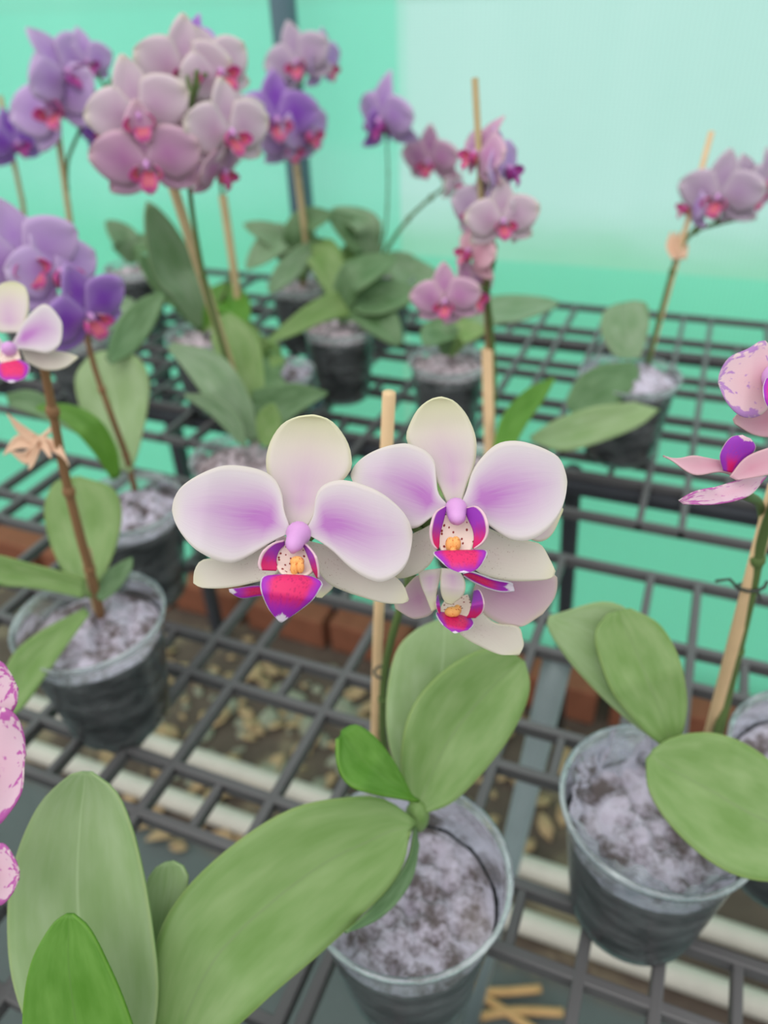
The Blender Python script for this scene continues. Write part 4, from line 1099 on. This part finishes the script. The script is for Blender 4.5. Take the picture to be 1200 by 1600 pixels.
# ================================================================== nearest leaves, bottom left
p17, c17 = plant('flowerless orchid nearest the viewer, broad leaves at the bottom left corner', (150, 1740), seed=17)
zc = 0.27
leaf(p17, M['leaf_pale'], [(120, 1720), (62, 1640), (22, 1540), (12, 1440), (22, 1350), (58, 1262), (105, 1214), (128, 1206)], [(185, 1720), (232, 1640), (247, 1550), (238, 1450), (224, 1365), (205, 1290), (180, 1236), (142, 1206)],
     [0.285, 0.292, 0.297, 0.303], fold=0.05, cup=0.03, nu=32, nv=14)
leaf(p17, M['leaf_young'], [(70, 1740), (40, 1640), (37, 1570), (50, 1500), (80, 1446), (104, 1428)], [(230, 1740), (220, 1650), (196, 1572), (170, 1510), (140, 1452), (114, 1428)], [0.262, 0.262, 0.264, 0.268], fold=0.1, nu=28, nv=14)
leaf(p17, M['leaf_pale'], [(200, 1720), (225, 1560), (222, 1450), (232, 1370), (258, 1347)], [(230, 1720), (246, 1570), (270, 1480), (289, 1410), (293, 1362), (270, 1345)], [0.30, 0.31, 0.318], fold=0.06)
MB().ball(Vector((c17.x, c17.y, c17.z + 0.006)), 0.01, (1, 1, 1.4), 8).build('crown', M['stalk'], p17)

# spotted orchid, mostly out of frame at left
p18, c18 = plant('white orchid with magenta blotches cut off by the left edge, above the near leaves', (-215, 1290), seed=18)
zf = 0.27
pth = [c18 - Vector((0, 0, 0.02)), above(c18, -205, 1150), above(c18, -170, 1020, -0.02), P(-120, 1050, zf + 0.02), P(-80, 1140, zf + 0.02)]
stalk(p18, pth, 0.0025, 'stalk', sides=[[pth[-1], P(-60, 1160, zf + 0.01)], [pth[-1], P(-90, 1260, zf + 0.015), P(-60, 1350, zf + 0.008)]])
z = zf
f = pet(p18, 'flower', M['petal_spot'], [(-60, 1140), (-40, 1080), (-25, 1040), (0, 1033), (18, 1055)], [(-50, 1160), (-15, 1150), (10, 1125), (26, 1100), (28, 1075)], [z + 0.002, z + 0.002], conv=idc, cup=0.05)
pet(f, 'petal', M['petal_spot'], [(-60, 1155), (-30, 1120), (0, 1105), (22, 1115), (36, 1140), (40, 1180)], [(-60, 1175), (-40, 1240), (-10, 1290), (15, 1270), (34, 1235), (37, 1190)], [z, z - 0.004, z - 0.002], conv=idc, cup=0.04, wave=0.0015, nu=28, nv=16)
pet(f, 'petal', M['petal_spot'], [(-70, 1155), (-100, 1120), (-140, 1110), (-165, 1150)], [(-70, 1175), (-100, 1220), (-140, 1215), (-165, 1165)], [z, z - 0.004], conv=idc, cup=0.04)
pet(f, 'lip', M['lip_front'], [(-80, 1190), (-95, 1215), (-70, 1250)], [(-45, 1190), (-40, 1215), (-65, 1250)], [z - 0.008, z - 0.014], conv=idc, cup=-0.1)
z += 0.004
f = pet(p18, 'flower', M['petal_spot'], [(-50, 1345), (-20, 1325), (5, 1318), (22, 1340), (30, 1360)], [(-50, 1365), (-25, 1400), (0, 1415), (20, 1395), (30, 1372)], [z, z - 0.003], conv=idc, cup=0.05)
pet(f, 'petal', M['petal_spot'], [(-60, 1345), (-90, 1320), (-120, 1330)], [(-60, 1365), (-90, 1400), (-120, 1390)], [z, z - 0.003], conv=idc, cup=0.05)
pet(f, 'lip', M['lip_front'], [(-70, 1360), (-80, 1385), (-60, 1410)], [(-40, 1360), (-35, 1385), (-55, 1410)], [z - 0.008, z - 0.012], conv=idc, cup=-0.1)
leaf3(p18, M['leaf'], [c18, c18 + Vector((-0.05, 0.02, 0.03)), c18 + Vector((-0.12, 0.05, 0.02))], 0.05)
leaf3(p18, M['leaf'], [c18, c18 + Vector((-0.01, -0.05, 0.02)), c18 + Vector((-0.03, -0.11, 0.0))], 0.05)
# pot at the right edge
p19, c19 = plant('flowerless orchid at the right edge, only its milky pot rim showing', (1296, 1185), seed=19)
leaf3(p19, M['leaf'], [c19, c19 + Vector((0.06, 0.03, 0.03)), c19 + Vector((0.13, 0.06, 0.0))], 0.05)
leaf3(p19, M['leaf'], [c19, c19 + Vector((0.03, 0.06, 0.04)), c19 + Vector((0.07, 0.13, 0.02))], 0.05)

# ------------------------------------------------------------------ light
w = bpy.data.worlds.new('sky'); scn.world = w
w.use_nodes = True
nt = w.node_tree
nt.nodes.clear()
tc = nt.nodes.new('ShaderNodeTexCoord'); sp = nt.nodes.new('ShaderNodeSeparateXYZ')
nt.links.new(tc.outputs['Generated'], sp.inputs[0])
cr = nt.nodes.new('ShaderNodeValToRGB')
cr.color_ramp.elements[0].position = 0.47; cr.color_ramp.elements[0].color = (0.25, 0.27, 0.25, 1)
cr.color_ramp.elements[1].position = 0.53; cr.color_ramp.elements[1].color = (0.78, 0.83, 0.83, 1)
e = cr.color_ramp.elements.new(1.0); e.color = (1.0, 1.0, 1.0, 1)
mr = nt.nodes.new('ShaderNodeMapRange'); mr.inputs[1].default_value = -1; mr.inputs[2].default_value = 1
nt.links.new(sp.outputs[2], mr.inputs[0]); nt.links.new(mr.outputs[0], cr.inputs[0])
bg = nt.nodes.new('ShaderNodeBackground'); bg.inputs[1].default_value = 1.0
wo = nt.nodes.new('ShaderNodeOutputWorld')
nt.links.new(cr.outputs[0], bg.inputs[0]); nt.links.new(bg.outputs[0], wo.inputs[0])
sun = bpy.data.lights.new('sun', 'SUN'); sun.energy = 0.8; sun.angle = math.radians(50); sun.color = (1.0, 0.98, 0.95)
so = bpy.data.objects.new('sun', sun); COL.objects.link(so)
so.rotation_euler = (math.radians(28), math.radians(-12), 0)

# ------------------------------------------------------------------ camera
cd = bpy.data.cameras.new('camera')
cd.sensor_fit = 'VERTICAL'; cd.sensor_height = 36.0; cd.lens = 36.0 * F / 1600.0
cd.clip_start = 0.01; cd.clip_end = 300
cd.dof.use_dof = True; cd.dof.focus_distance = 0.226; cd.dof.aperture_fstop = 8.5
co = bpy.data.objects.new('camera', cd); COL.objects.link(co)
rot = Matrix((RIGHT, UP, -FWD)).transposed().to_4x4()
co.matrix_world = Matrix.Translation(CAM) @ rot
scn.camera = co
scn.view_settings.view_transform = 'Standard'
scn.view_settings.look = 'None'
scn.view_settings.gamma = 1.0
scn.view_settings.use_curve_mapping = False
scn.view_settings.exposure = 0.35
scn.cycles.transparent_max_bounces = 24
scn.cycles.use_denoising = True
